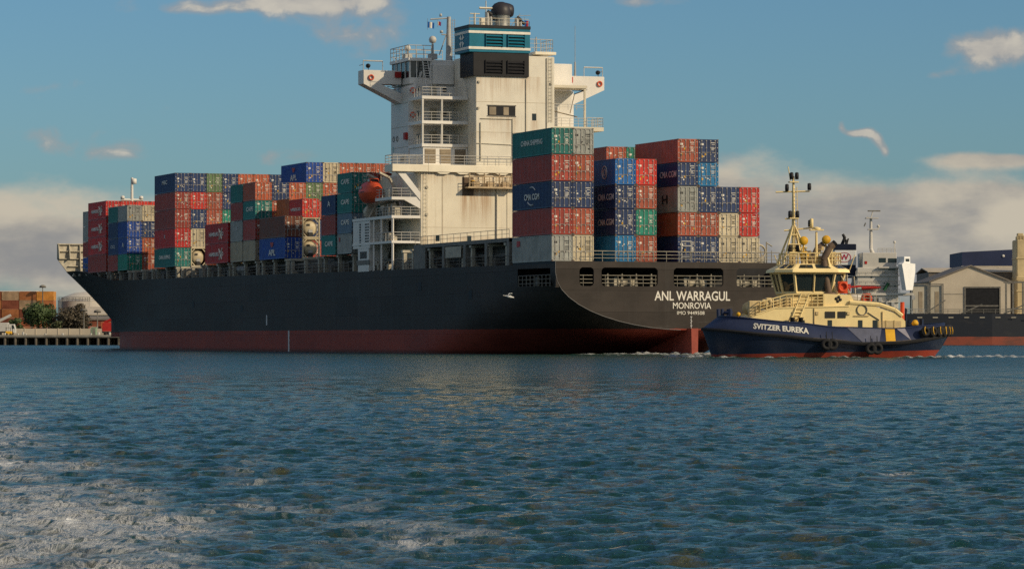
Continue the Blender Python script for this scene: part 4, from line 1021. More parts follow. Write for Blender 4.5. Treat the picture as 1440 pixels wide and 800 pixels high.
# tank containers
def tank(x, y, z, H, label):
    t = thing('tank_container', label, 'tank container', (x, y, z), 0, 'tank containers')
    q = MB(); w = W_ / 2; L = L20
    for yy in (.06, L - .06):
        for x0 in (-w + .06, w - .06): q.bar((x0, yy, 0), (x0, yy, H), .17)
        for z_ in (.08, H - .08): q.bar((-w, yy, z_), (w, yy, z_), .17)
        for sx in (-1, 1):
            for sz in (0, 1): q.bar((sx * w, yy, H / 2 + (sz - .5) * H * .42), (sx * .45, yy, sz * H), .11)
    for x0 in (-w + .06, w - .06):
        for z_ in (.08, H - .08): q.bar((x0, 0, z_), (x0, L, z_), .14)
    q.build('frame', cpaint('cream'), t)
    q = MB(); q.lathe((0, 0, H / 2), [(0, .18), (.55, .22), (.95, .40), (1.1, .66), (1.1, L - .66), (.95, L - .4), (.5, L - .2), (0, L - .18)], 24, 'y'); tk = q.build('tank', paint('tank_cladding', (0.55, 0.46, 0.30), .4, .2, 1.0, .2), t)
    q = MB(); q.torus((0, .30, H / 2), .42, .05, 'y', 18, 5); q.box((-.3, .14, H * .28), (.3, .2, H * .42)); q.build('hatch', STEEL, tk)
    q = MB(); q.bbox((-.35, .05, .2), (.35, .3, .75), .05); q.box((-.5, .16, H * .6), (-.1, .2, H * .7)); q.build('valve_box', LETB, tk)
tank(cx_(1), 99.8, zf, 2.78, 'cream tank container in a frame, lower of two above the ship side')
tank(cx_(1), 99.8, zf + 2.80, 2.78, 'cream tank container in a frame, upper of two under a red container')
_t = container(cx_(1), 99.8, zf + 5.62, L20, S_, 'red', 'bright red container lying on top of the two tank containers', ('HAMBURG SUD', .6, LETW, 4.6, .5, .45), GF)
stack(cx_(1), 106.0, zf, L20, [('brown', H_), ('brown', H_), ('orange', S_)], 'the short stack behind the tank containers', GF)
# bay behind, with the long orange top row
w3 = 'the third bay ahead of the deckhouse'
stack(cx_(0), 114.1, zf, L20, [('tan', H_), ('dred', H_), ('teal', S_, 'caps'), ('orng', S_)], 'the second tan based outer stack', GF)
stack(cx_(0), 120.5, zf, L20, [('tan', H_), ('grey', H_, 'x'), ('dred', S_), ('teal', S_)], 'the outer stack beside the crimson pair', GF)
cols = [('navy', None), ('orng', None), ('royal', 'apl'), ('cream', None), ('orng', None), ('orng', None), ('orng', None)]
t4 = ['navy', 'orng', 'olive', 'orng', 'dred', 'orng', 'navy']
for k in range(1, 8):
    tops = {3: ('royal', 'apl'), 4: ('cream', None), 5: ('orng', None), 6: ('orng', None), 7: ('orng', None)}
    sp = [('dred', H_), ('navy', H_), ('rust', S_), (t4[k - 1], S_)]
    if k in tops: sp.append((tops[k][0], H_, tops[k][1]))
    nth = ['', 'first', 'second', 'third', 'fourth', 'fifth', 'sixth', 'seventh'][k]
    stack(cx_(k), 114.1, zf, L40, sp, f'the {nth} row behind the tanks', GF)
stack(cx_(0), 128.0, zf, L40, [('hred', H_, 'ham'), ('hred', H_, 'ham')], 'the lettered crimson pair', GF)
# tall block with the navy top row
sp5 = [[('teal', H_, 'china'), ('hred', H_, 'x'), ('dred', H_), ('dred', S_), ('navy', H_, 'msk')],
       [None, ('cream', H_), ('navy', H_), ('red', S_), ('navy', H_)],
       [('rust', H_), ('rust', H_), ('rust', H_), ('rust', S_), ('olive', H_)],
       [('rust', H_), ('navy', H_), ('green', H_), ('navy', S_), ('navy', H_)],
       [('dred', H_), ('navy', H_), ('rust', H_), ('rust', S_), ('orng', H_)],
       [('dred', H_), ('navy', H_), ('rust', H_), ('rust', S_), ('orng', H_)],
       [('dred', H_), ('navy', H_), ('rust', H_), ('rust', S_), ('navy', H_)]]
for k, sp in enumerate(sp5):
    z = zf
    nth = ['outermost', 'second', 'third', 'fourth', 'fifth', 'sixth', 'seventh'][k]
    if sp[0] is None:
        tank(cx_(k), 157.1, z, H_, 'cream tank container at the foot of the tall navy topped block'); sp = sp[1:]; z += H_ + .03
    stack(cx_(k), 157.1, z, L40, sp, f'the {nth} row of the tall forward block', GF)
tank_ = None
stack(cx_(0), 186.4, zf, L20, [('green', S_), ('royal', S_, 'mark'), ('royal', S_), ('grey', S_)], 'the outer stack beside cream tops', GF)
stack(cx_(1), 186.4, zf, L20, [('rust', S_), ('orng', S_), ('navy', S_), ('cream', S_)], 'the cream topped row near the bow', GF)
stack(cx_(2), 186.4, zf, L20, [('rust', S_), ('orng', S_), ('navy', S_), ('cream', S_)], 'the inner cream topped row near the bow', GF)
stack(cx_(0), 192.7, zf, L20, [('dred', S_), ('navy', S_, 'wave'), ('navy', S_), ('teal', S_)], 'the stack beside the red bow block', GF)
for k in range(6):
    nth = ['outermost', 'second', 'third', 'fourth', 'fifth', 'sixth'][k]
    sp = [('dred', H_), ('hred', H_, 'ham' if k == 0 else None), ('hred', H_, 'ham' if k == 0 else None), ('red' if k else 'hred', H_, 'ham' if k == 0 else None)] if k < 4 else [('dred', H_), ('hred', H_), ('hred', H_), ('teal' if k == 4 else 'red', H_)]
    stack(cx_(k), 200.5, zf, L40, sp, f'the {nth} row of the red bow block', GF)
stack(cx_(1), 214.6, 13.0, L40, [('royal', S_, 'mark'), ('dred', S_), ('grey', S_), ('grey', S_)], 'the foremost stack behind the breakwater', GF)

# ================================================================ TUG
TD = 320.0
def build_tug():
    c = cw((1160 - 720) / FPX * TD, TD)
    T = thing('tugboat', 'navy and cream harbour tugboat with tall mast passing behind the stern of the big ship', 'tugboat', c, math.pi - YAW + 0.14)
    LH = 11.7
    def interp(x, tab):
        for (a, u), (b, v) in zip(tab[:-1], tab[1:]):
            if x <= b: 
                k = max(0, min(1, (x - a) / (b - a))); k = k * k * (3 - 2 * k) * .5 + k * .5; return u + (v - u) * k
        return tab[-1][1]
    zr = lambda x: interp(x, [(-11.7, 2.15), (-6, 1.40), (-2.5, 1.30), (1.3, 1.62), (6, 2.10), (11.7, 2.65)])
    zb = lambda x: interp(x, [(-11.7, 3.20), (-8.6, 2.95), (-5.5, 2.68), (0, 2.82), (4, 3.25), (10.3, 3.80), (11.7, 3.85)])
    def B(x):
        if x > 1.5: return 5.0 * max(0, 1 - ((x - 1.5) / 10.2) ** 2.3) ** .62
        if x < -4.5: return 5.0 * max(0, 1 - ((-x - 4.5) / 7.2) ** 3.6) ** .5
        return 5.0
    xs = [LH * math.sin(t * math.pi / 2) for t in np.linspace(-1, 1, 61)]
    def ring(x, bow, stern, ys, z):
        k = (x / LH); X = x * (1 - bow * k ** 4) if x > 0 else x * (1 - stern * abs(k) ** 3)
        return X, B(x) * ys, z
    rings = [lambda x: ring(x, .09, .16, .78, -1.5), lambda x: ring(x, .07, .11, .88, .25), lambda x: ring(x, .05, .06, .94, .9), lambda x: ring(x, .0, .0, 1.0, zr(x) - .1)]
    r4 = lambda x: ring(x, .0, .005, .985, zr(x) + .12); r5 = lambda x: ring(x, .13, .03, .915, zb(x))
    r5i = lambda x: ring(x, .14, .04, .895, zb(x)); r4i = lambda x: ring(x, .02, .02, .95, zr(x) + .10)
    def loft(rs, name, m, par=T, smooth=True):
        q = MB(); n = len(xs)
        for s in (1, -1):
            vs = [(X, s * y, z) for r in rs for X, y, z in [r(x) for x in xs]]
            q.add(vs, [(i * n + j, i * n + j + 1, (i + 1) * n + j + 1, (i + 1) * n + j) for i in range(len(rs) - 1) for j in range(n - 1)], 0, smooth)
        return q.build(name, m, par)
    hm = bpy.data.materials.new('tug_hull_paint'); hm.use_nodes = True
    t = NT(hm.node_tree); b = t.n['Principled BSDF']; oc = t.tc('Object'); z = t.sep(oc)[2]
    n_ = t.noise(t.v('MULTIPLY', oc, (.6, .6, .5)), 1.0, 5, .6)
    cnv = t.mix(t.ss(n_, .3, .7), (0.006, 0.015, 0.040), (0.011, 0.022, 0.050))
    cnv = t.mix(t.m('GREATER_THAN', t.m('ADD', t.m('ADD', z, t.m('MULTIPLY', t.sep(oc)[0], .020)), t.m('MULTIPLY', n_, .06)), .55), t.mix(t.ss(n_, .4, .7), (0.30, 0.045, 0.025), (0.20, 0.035, 0.022)), cnv)
    t.l.new(cnv, b.inputs['Base Color']); b.inputs['Roughness'].default_value = .42
    hull_ = loft(rings, 'hull', hm)
    NAVYT = paint('tug_bulwark_navy', (0.030, 0.042, 0.092), .45, .2, .6, .1)
    bw = loft([r4, r5, r5i, r4i], 'bulwark', NAVYT)
    loft([lambda x: ring(x, .02, .02, .96, zr(x) + .1), lambda x: (ring(x, .02, .02, .96, 0)[0], 0.0, zr(x) + .1)], 'deck', paint('tug_deck', (0.10, 0.055, 0.04), .7, .2, 1.0))
    q = MB()
    for s in (1, -1):
        pts = [Vector((X, s * y, zr(x))) for x in xs for X, y, _ in [ring(x, 0, 0, 1.012, 0)]]
        q.path(pts, .17, 6)
    q.build('rubbing_strake', RUBBER, T)
    q = MB()
    for s in (1, -1): q.path([Vector((X - .1, s * y, zr(x) + .62)) for x in xs if x < -7.6 for X, y, _ in [ring(x, 0, 0, 1.0, 0)]], .36, 8)
    q.build('stern_fender', RUBBER, T)
    q = MB()
    for s in (1, -1): q.path([Vector((X, s * y, z + .02)) for x in xs for X, y, z in [r5(x)]], .07, 5)
    q.build('bulwark_cap', NAVYT, bw)
    def S(x, v, off=.03, side=1):
        a, b_ = r4(x), r5(x); return Vector((a[0] + (b_[0] - a[0]) * v, side * (a[1] + (b_[1] - a[1]) * v + off), a[2] + (b_[2] - a[2]) * v))
    # name on the bow, bent to the bulwark
    src = text_mesh('SVITZER EUREKA', .92, .03, .004, LETW, 1.0, 5.1)
    me = src.copy(); me.name = 'lettering'
    for v in me.vertices:
        x = 5.2 - v.co.x; h = .47 + v.co.y * .62; p = S(x, h, .03 + v.co.z); v.co = p
    link('lettering', me, bw)
    def patch(pts, name, m):
        q = MB(); q.add([S(x, v, .035) for x, v in pts], [tuple(range(len(pts)))]); q.build(name, m, bw)
    patch([(-4.65, .0), (-5.55, .0), (-5.55, 1.0), (-4.65, 1.0)], 'yellow_stripe', YELP)
    patch([(-5.75, 1.0), (-6.55, .98), (-7.05, .02)], 'triangle', paint('pale_lilac_paint', (0.36, 0.34, 0.40), .5, .15))
    patch([(-1.0, 1.0), (-4.3, 1.0), (-4.0, .02), (-2.4, .02)], 'panel', paint('slate_paint', (0.13, 0.14, 0.20), .5, .2))
    q = MB()
    for a, b_ in ((2.3, -1.2), (-4.5, -7.0)): q.path([S(a + (b_ - a) * i / 8, -.02, .09) for i in range(9)], .09, 5)
    q.build('freeing_ports', paint('stained_cream_tug', (0.52, 0.38, 0.2), .6, .3, 2, .4), bw)
    # fenders
    def tyre(x, side, z, r, rope=None):
        f = MB(); X, y, _ = ring(x, 0, 0, 1.03, 0)
        t_ = 1 if side > 0 else -1
        dx = .05; nrm = Vector((B(x - dx) - B(x + dx), 2 * dx, 0)).normalized(); nrm.y *= t_
        P = Vector((X, y * t_, z)) + nrm * .2
        q = MB(); q.torus((0, 0, 0), r * .68, r * .34, 'y', 16, 8); o = q.build('tyre_fender', RUBBER, T, P); o.rotation_euler = (0, 0, math.atan2(nrm.y, nrm.x) - math.pi / 2)
        q = MB()
        if not rope: q.tube((0, 0, r * .7), (0, -.15, r * .7 + .8), .04)
        if rope: q.path([(.10, .16, r * .95), (.2, .24, r * .45), (.18, .26, 0), (.05, .2, -r * .5)], .045, 5)
        q.build('rope', YELP if rope else RUBBER, o)
    for x in (1.1, .55): tyre(x, 1, 1.25, .55)
    for x in (-3.1, -3.7): tyre(x, 1, .85, .55)
    for x in (-8.3, -9.1, -9.8, -10.4, -10.9, -11.3): tyre(x, 1, 2.45, .46, True)
    for x in (1.1, -3.4): tyre(x, -1, 1.1, .55)
    CRT = paint('tug_cream_paint', (0.95, 0.75, 0.37), .42, .12, .5, .18, dirt=(.45, .3, .15))
    CRD = paint('tug_cream_rusty', (0.60, 0.46, 0.24), .5, .2, 1.2, .4)  # darker, rustier cream for doors, lockers and deck gear
    # deckhouse by its side profile
    q = MB(); prof = [(7.7, 1.7), (7.8, 3.7), (7.2, 3.95), (5.6, 4.6), (-1.5, 4.78), (-1.5, 5.0), (-3.6, 4.9), (-5.6, 4.25), (-6.4, 3.95), (-6.9, 3.4), (-6.9, 1.2)]
    q.prism(prof, 'y', -3.3, 3.3); q.prism([(9.3, 3.3), (6.6, 4.2), (6.6, 2.2), (9.3, 2.4)], 'y', -2.4, 2.4)
    dh = q.build('deckhouse', CRT, T)
    q = MB()
    for s in (1, -1):
        q.path([(-1.6, s * 3.25, 5.15), (-4.4, s * 3.25, 4.95), (-5.9, s * 3.25, 4.45), (-6.6, s * 3.25, 3.9)], .2, 6); 
        q.path([(7.3, s * 3.32, 4.0), (5.5, s * 3.32, 4.62), (-1.5, s * 3.32, 4.8)], .07, 5)
    q.build('coaming_rail', CRT, dh)
    q = MB()
    for x in (-2.8, -4.2, .1, 2.7): q.box((x, 3.28, 2.7), (x + .4, 3.34, 3.5))
    q.build('window', GLASS, dh)
    q = MB()
    for x in (-5.7, -6.5, -5.0): q.box((x, 3.29, 1.6), (x + .6, 3.345, 3.45)); q.tube((x + .65, 3.38, 1.6), (x + .65, 3.38, 3.5), .04)
    q.build('door', CRD, dh)
    q = MB(); q.box((-.2, 3.28, 3.7), (.75, 3.36, 4.3)); q.box((-1.2, 3.28, 3.7), (-.45, 3.36, 4.3)); q.build('vent_grille', LETB, dh)
    q = MB(); q.torus((-1.3, 3.4, 2.55), .28, .08, 'y', 14, 6); q.build('lifebuoy', ORANGE, dh)
    q = MB(); q.torus((-2.75, 3.36, 4.45), .48, .05, 'y', 16, 5); q.bar((-3.3, 3.36, 4.2), (-4.4, 3.36, 3.5), .06); q.build('hose', GEAR, dh)
    lm = text_mesh('SAFETY FIRST', .3, .0, .003, LETG)
    # casings with the black four petal emblem
    for s in (1, -1):
        q = MB(); q.prism([(.8, 4.7), (.8, 5.95), (-1.75, 5.85), (-2.3, 4.7)], 'y', s * 1.7, s * 3.1); cs_ = q.build('funnel_casing', CRT, T)
        q = MB(); ys_ = s * 3.12
        for k in range(4):
            a = k * math.pi / 2 + .25
            q.lathe((-.55 + .2 * math.cos(a), ys_, 5.45 + .2 * math.sin(a)), [(0, 0), (.15, 0), (.15, s * .02), (0, s * .02)], 10, 'y')
        q.build('emblem', LETB, cs_)
        q = MB(); q.path([(.15, s * 2.45, 5.8), (.72, s * 2.45, 9.1), (.10, s * 2.45, 10.3), (-.25, s * 2.45, 10.55)], .32, 10)
        q.lathe((.15, s * 2.45, 5.85), [(.65, 0), (.65, .15), (.4, .25)], 12)
        ex = q.build('exhaust_pipe', paint('heat_browned_steel', (0.17, 0.12, 0.085), .5, .3, 1.0, .3), cs_)
        q = MB(); q.tube((-.1, s * 2.45, 10.45), (-.45, s * 2.45, 10.75), .29, None, 10); q.build('pipe_end', BLACKP, ex)
        q = MB(); q.bar((-.5, s * 2.45, 5.9), (.35, s * 2.45, 9.3), .26); q.bar((.35, s * 2.45, 9.3), (-.1, s * 2.45, 10.2), .22); q.build('pipe_stay', CRT, cs_)
    # wheelhouse
    q = MB(); q.bbox((-.9, -2.1, 4.7), (4.2, 2.1, 6.0), .3); wt = q.build('wheelhouse_base', CRT, T)
    cxw = 1.65
    def octo(hx, hy, c_, z): return [(cxw + sx * (hx - (c_ if ax else 0)), sy * (hy - (0 if ax else c_)), z) for sx, sy, ax in ((1, 1, 1), (1, 1, 0), (1, -1, 0), (1, -1, 1), (-1, -1, 1), (-1, -1, 0), (-1, 1, 0), (-1, 1, 1))]
    o0, o1 = octo(2.65, 2.4, 1.0, 6.0), octo(3.15, 2.9, 1.2, 7.95)
    q = MB(); q.add([*octo(2.5, 2.25, .95, 5.95), *o0], [(i, (i + 1) % 8, 8 + (i + 1) % 8, 8 + i) for i in range(8)])
    for i in range(8):
        q.bar(o0[i], o1[i], .2)
        a, b_ = Vector(o0[i]), Vector(o0[(i + 1) % 8]); c0, d0 = Vector(o1[i]), Vector(o1[(i + 1) % 8])
        q.bar(a, b_, .25); q.bar(c0, d0, .22)
        if (b_ - a).length > 1.8: q.bar(a.lerp(b_, .5), c0.lerp(d0, .5), .13)
    wf = q.build('wheelhouse', CRT, T)
    q = MB(); g0, g1 = octo(2.6, 2.35, 1.0, 6.05), octo(3.1, 2.85, 1.2, 7.9); q.add([*g0, *g1], [(i, (i + 1) % 8, 8 + (i + 1) % 8, 8 + i) for i in range(8)]); q.build('window', GLASS, wf)
    q = MB(); a, b_, d_ = octo(3.6, 3.3, 1.4, 7.95), octo(3.55, 3.25, 1.4, 8.2), octo(2.5, 2.2, 1.0, 8.75)
    q.add([*a, *b_, *d_], [tuple(range(7, -1, -1)), tuple(range(16, 24))] + [(k + i, k + (i + 1) % 8, k + 8 + (i + 1) % 8, k + 8 + i) for k in (0, 8) for i in range(8)]); rf = q.build('roof', CRT, wf)
    q = MB()
    for i in (7, 0, 6):
        b0, b1, c0, c1 = Vector(b_[i]), Vector(b_[(i + 1) % 8]), Vector(d_[i]), Vector(d_[(i + 1) % 8])
        up = Vector((0, 0, .03)); f = lambda u, v: b0.lerp(b1, u).lerp(c0.lerp(c1, u), v) + up + Vector((0, .02, 0))
        for u0, u1 in ((.12, .46), (.54, .88)): q.add([f(u0, .2), f(u1, .2), f(u1, .8), f(u0, .8)], [(0, 1, 2, 3)])
    q.build('skylight', GLASS, rf)
    # roof gear
    q = MB(); q.rail([(-1.0, -2.2, 8.75), (-1.0, 2.2, 8.75), (3.9, 2.2, 8.75), (3.9, -2.2, 8.75)], 1.0, 3, .05, .8)
    for x, y in ((4.6, 1.2), (-2.0, 1.6)): q.bar((x, y, 8.2), (x + .5 * (1 if x > 0 else -1), y, 9.6), .06)
    q.build('roof_rail', CRT, rf)
    q = MB()
    for x, y, h in ((3.5, 1.6, .9), (2.4, 1.9, 1.1), (.9, 1.8, .8), (-.4, 1.5, 1.2), (1.8, .9, 1.3), (3.0, -.5, 1.2)): q.bbox((x - .28, y - .25, 8.7), (x + .28, y + .25, 8.7 + h), .06)
    q.build('roof_locker', CRD, rf)
    q = MB()
    for x, z in ((2.5, 10.9), (2.45, 9.5), (.35, 11.0)):
        q.lathe((x, 1.9, z), [(0, -.25), (.3, -.25), (.42, .12), (.42, .25), (0, .25)], 14, 'y'); q.bar((x, 1.9, 8.7), (x, 1.9, z - .3), .1)
    q.build('searchlight', YELP, rf)
    # main mast
    q = MB(); mx, my = 3.05, .2
    q.tube((mx, my, 8.7), (mx, my, 13.5), .22, .15, 8); q.tube((mx, my, 13.5), (mx, my, 17.0), .15, .10, 8); q.tube((mx + .3, my, 16.6), (mx + .5, my, 17.9), .05)
    q.bar((mx - .9, my, 8.7), (mx - .1, my, 12.2), .16); q.bar((mx, my - 1, 8.7), (mx, my, 12.2), .14)
    q.ladder((mx - .45, my + .2, 8.8), (mx - .3, my + .15, 16.0), (.35, 0, 0), .035)
    for sx, sy in ((1.3, 1.4), (1.3, -1.4), (-1.5, 1.2), (-1.5, -1.2)): q.bar((mx + sx, my + sy, 8.7), (mx, my, 12.6), .13)
    for z in (9.6, 10.6, 11.5):
        k = (12.6 - z) / 3.9; q.bar((mx + 1.3 * k, my + 1.4 * k, z), (mx - 1.5 * k, my + 1.2 * k, z), .08)
    for z, x0, x1 in ((15.5, 1.7, -1.55), (11.9, .9, -1.6), (10.2, .6, -1.3), (13.0, .8, -.3)): q.bar((mx + x0, my, z), (mx + x1, my, z + (.1 if z != 11.9 else .25)), .10)
    for z in (16.4, 13.0, 9.8): q.bbox((mx - .45, my - .35, z), (mx + .45, my + .35, z + .10), .02)
    mast = q.build('mast', CRT, T)
    q = MB()
    for dx, z in ((.65, 15.6), (-1.5, 15.7), (-1.55, 12.25), (.2, 16.7), (-.3, 16.7), (.35, 13.1), (-.35, 13.1), (.4, 9.9), (-.35, 9.9)): q.lathe((mx + dx, my + .1, z), [(0, 0), (.17, 0), (.19, .3), (.17, .62), (0, .68)], 9)
    q.build('navigation_light', BLACKP, mast)
    q = MB(); q.tube((.95, .6, 8.7), (.95, .6, 11.8), .16, .1, 8); q.bbox((.3, .3, 11.9), (1.6, .9, 12.02), .02); q.lathe((.95, .6, 11.9), [(.3, 0), (.45, .25), (.1, .35)], 10); q.lathe((1.4, .6, 12.1), [(0, 0), (.17, 0), (.17, .9), (0, .95)], 8); q.build('radar_post', CRT, rf)
    # fore deck: rails, stair, windlass, bitts
    q = MB(); zt = 4.6
    q.rail([(6.9, 3.1, 4.0), (4.4, 3.2, 4.7), (2.0, 3.2, 4.75), (.9, 3.2, 4.78)], 1.15, 4, .05, .6)
    q.rail([(6.9, 3.1, 4.0), (7.1, 0, 4.0), (6.9, -3.1, 4.0), (2, -3.2, 4.75)], 1.15, 4, .05, .8)
    q.ladder((3.4, 3.5, 3.2), (2.3, 3.3, 5.9), (.75, .0, 0), .07, .3); q.build('railing', CRT, T)
    q = MB(); q.lathe((7.2, .6, 4.6), [(0, -1.2), (.62, -1.2), (.62, -1.05), (.36, -1.0), (.36, 1.0), (.62, 1.05), (.62, 1.2), (0, 1.2)], 14, 'y'); q.bbox((6.6, 1.9, 3.9), (7.8, 2.4, 5.3), .08); q.bbox((5.4, .9, 4.5), (6.0, 1.6, 5.6), .08); q.bbox((4.6, 2.2, 4.5), (5.1, 2.8, 5.5), .08); q.build('towing_winch', CRD, T)
    q = MB()
    for x, y in ((9.9, .7), (9.3, 1.5), (10.0, -.7), (8.9, -1.4)): q.tube((x, y, 2.7), (x + .1, y + .1, 4.55), .2, .16, 8)
    q.bar((10.0, .6, 4.2), (9.2, 1.6, 4.2), .22); q.build('towing_bitt', NAVYT, T)
    q = MB(); q.lathe((8.75, 2.2, 4.05), [(0, -.2), (.16, -.14), (.22, 0), (.16, .14), (0, .2)], 12); q.tube((8.75, 2.2, 2.7), (8.75, 2.2, 3.9), .05); q.build('deck_lamp', YELP, T)
    q = MB()
    for x in (4.0, 3.2): q.lathe((x, 3.9, 3.25), [(0, 0), (.22, 0), (.22, .4), (.3, .5), (0, .5)], 10)
    q.build('mooring_bollard', BLACKP, T)
    q = MB(); rnd = random.Random(12)
    for i in range(16):
        x = rnd.uniform(-1.0, 3.8); y = rnd.choice((-1, 1)) * rnd.uniform(.8, 2.2); h = rnd.uniform(.8, 2.2); q.tube((x, y, 8.7), (x + rnd.uniform(-.2, .2), y, 8.7 + h), .045, .03, 5)
        if i % 3 == 0: q.bbox((x - .14, y - .12, 8.7 + h * .8), (x + .14, y + .12, 8.7 + h), .03)
    q.build('roof_aerial', CRD, rf)
    q = MB()
    for x, y in ((5.9, 3.0), (5.2, 2.6), (6.3, 1.9)): q.lathe((x, y, 4.55), [(0, 0), (.14, 0), (.14, .5), (.26, .6), (.2, .85), (0, .9)], 10)
    q.bbox((3.9, 2.3, 4.7), (4.5, 3.0, 5.6), .06); q.build('vent_cowl', CRD, T)
    q = MB(); q.path([(-2.0, 3.38, 3.9), (-3.4, 3.38, 3.9)], .05, 5); q.path([(1.8, 3.36, 1.9), (1.8, 3.36, 4.6)], .05, 5); q.path([(-4.7, 3.38, 1.6), (-4.7, 3.38, 4.3)], .05, 5)
    for x in (3.6, 1.4, -1.6): q.bbox((x, 3.3, 4.0), (x + .3, 3.42, 4.3), .03)
    q.build('house_piping', CRD, dh)
    # after deck
    q = MB(); q.torus((-1.05, 2.9, 6.6), .40, .13, 'y', 16, 6); q.torus((-3.55, 2.0, 5.5), .40, .13, 'y', 16, 6); q.box((-1.5, 2.7, 6.0), (-.6, 2.8, 7.1)); q.bbox((-3.95, 1.6, 5.0), (-3.2, 1.85, 6.0), .03); q.build('lifebuoy_rack', ORANGE, T)
    q = MB(); q.lathe((-2.55, 1.6, 5.55), [(0, -.75), (.36, -.7), (.4, 0), (.36, .7), (0, .75)], 14, 'x'); q.bar((-2.1, 1.6, 4.9), (-2.1, 1.6, 5.3), .1); q.bar((-3.0, 1.6, 4.9), (-3.0, 1.6, 5.3), .1); q.build('raft_canister', RAILM, T)
    q = MB(); q.rail([(-1.8, 3.0, 5.05), (-4.2, 3.0, 4.9)], .9, 3, .04, .6); q.rail([(-1.8, -3.0, 5.05), (-5.2, -3.0, 4.6)], .9, 3, .04, .6)
    q.ladder((-2.4, 1.4, 5.2), (-.9, 1.4, 8.0), (0, .5, 0), .06); q.bar((-2.2, .4, 5), (-2.0, .4, 7.8), .12); q.bar((-2.9, .4, 5), (-2.7, .4, 7.6), .10)
    q.build('after_rail', GEARL, T)
    q = MB(); q.tube((-2.2, .4, 6.6), (-3.4, .4, 6.7), .09); q.lathe((-2.2, .4, 6.2), [(0, 0), (.18, 0), (.18, .7), (0, .7)], 8); q.build('fire_monitor', REDP, T)
    q = MB(); q.bbox((-8.2, -1.2, 1.6), (-7.3, 1.4, 3.1), .15); q.lathe((-8.6, 0, 3.0), [(0, -1), (.6, -1), (.4, -.9), (.4, .9), (.6, 1), (0, 1)], 12, 'y'); q.bar((-7.4, 1.6, 1.6), (-7.4, 1.6, 4.6), .14); q.bar((-8.9, 1.6, 1.6), (-8.9, 1.6, 3.6), .3); q.build('aft_winch', paint('dark_navy_gear', (0.02, 0.03, 0.06), .5), T)
    q = MB(); q.lathe((-8.2, 1.9, 3.25), [(0, -.25), (.3, -.2), (.34, 0), (.2, .25), (0, .3)], 12); q.build('winch_cover', YELP, T)
    q = MB(); q.tube((-6.9, 2.2, 3.4), (-6.9, 2.2, 5.2), .2, None, 8); q.build('fire_hydrant', ORANGE, T)
build_tug()

# ================================================================ FAR SHORE
def bg(name, label, cat, px_, D, z=0.0, group=None):
    t = thing(name, label, cat, cw((px_ - 720) / FPX * D, D, z), -YAW, group); return t
def LX(p, p0, D): return (p - p0) / FPX * D
def LZ(py, D, z=0.0): return CAMH + (YH - py) / FPX * D - z
gr = MB(); g_ = [cw(-900, 912, 2.45), cw(900, 912, 2.45), cw(9000, 9000, 2.45), cw(-9000, 9000, 2.45)]; gd = [cw(-900, 912, -2), cw(900, 912, -2)]
gr.add([*g_, *gd], [(0, 1, 2, 3), (4, 5, 1, 0)])
tag(gr.build('ground', paint('quay_ground', (0.17, 0.155, 0.13), .85, .3, .05, 0)), kind='structure')

CONC = paint('old_concrete', (0.30, 0.28, 0.24), .8, .3, .4, .2); TIMB = paint('weathered_pile', (0.15, 0.13, 0.105), .85, .35, .6, .3)
def pier():
    D = 872.0; t = bg('pier', 'long low concrete pier on dark piles along the far left shore', 'pier', 60, D)
    a, b = LX(-130, 60, D), LX(230, 60, D)
    q = MB(); q.box((a, 0, 1.95), (b, 38, 2.5)); q.box((a, -.15, 2.2), (b, .0, 2.62)); q.build('deck', CONC, t)
    q = MB(); x = a + 1; 
    while x < b: 
        for dy in (.5, 5, 12): q.tube((x, dy, -3), (x, dy, 1.95), .38, None, 8)
        x += 2.65
    q.build('pile', TIMB, t)['kind'] = 'stuff'
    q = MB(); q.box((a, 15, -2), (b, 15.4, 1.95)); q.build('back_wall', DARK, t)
    q = MB(); rnd = random.Random(4)
    for i in range(9):
        x = LX(rnd.uniform(-5, 168), 60, D); q.tube((x, .6, 2.5), (x, .6, 2.5 + rnd.uniform(.4, .9)), .22, .28, 8)
    q.build('bollard', RAILM, t)
pier()
FOL = {}
def leafmat(name, c0, c1):
    m = bpy.data.materials.new(name); m.use_nodes = True; t = NT(m.node_tree); b = t.n['Principled BSDF']
    n = t.noise(t.tc('Object'), 0.9, 4, .6); n2 = t.noise(t.tc('Object'), 6.0, 2, .5)
    t.l.new(t.mix(t.ss(t.m('ADD', t.m('MULTIPLY', n, .6), t.m('MULTIPLY', n2, .4)), .35, .65), c0, c1), b.inputs['Base Color']); b.inputs['Roughness'].default_value = .7
    return m
GRN = leafmat('tree_leaves', (0.028, 0.058, 0.018), (0.085, 0.125, 0.036)); BRN = leafmat('dry_twigs', (0.050, 0.040, 0.026), (0.105, 0.085, 0.050)); OLV = leafmat('bush_leaves', (0.035, 0.05, 0.018), (0.09, 0.10, 0.035))
BARK = plain('bark', (0.10, 0.075, 0.055), .85)
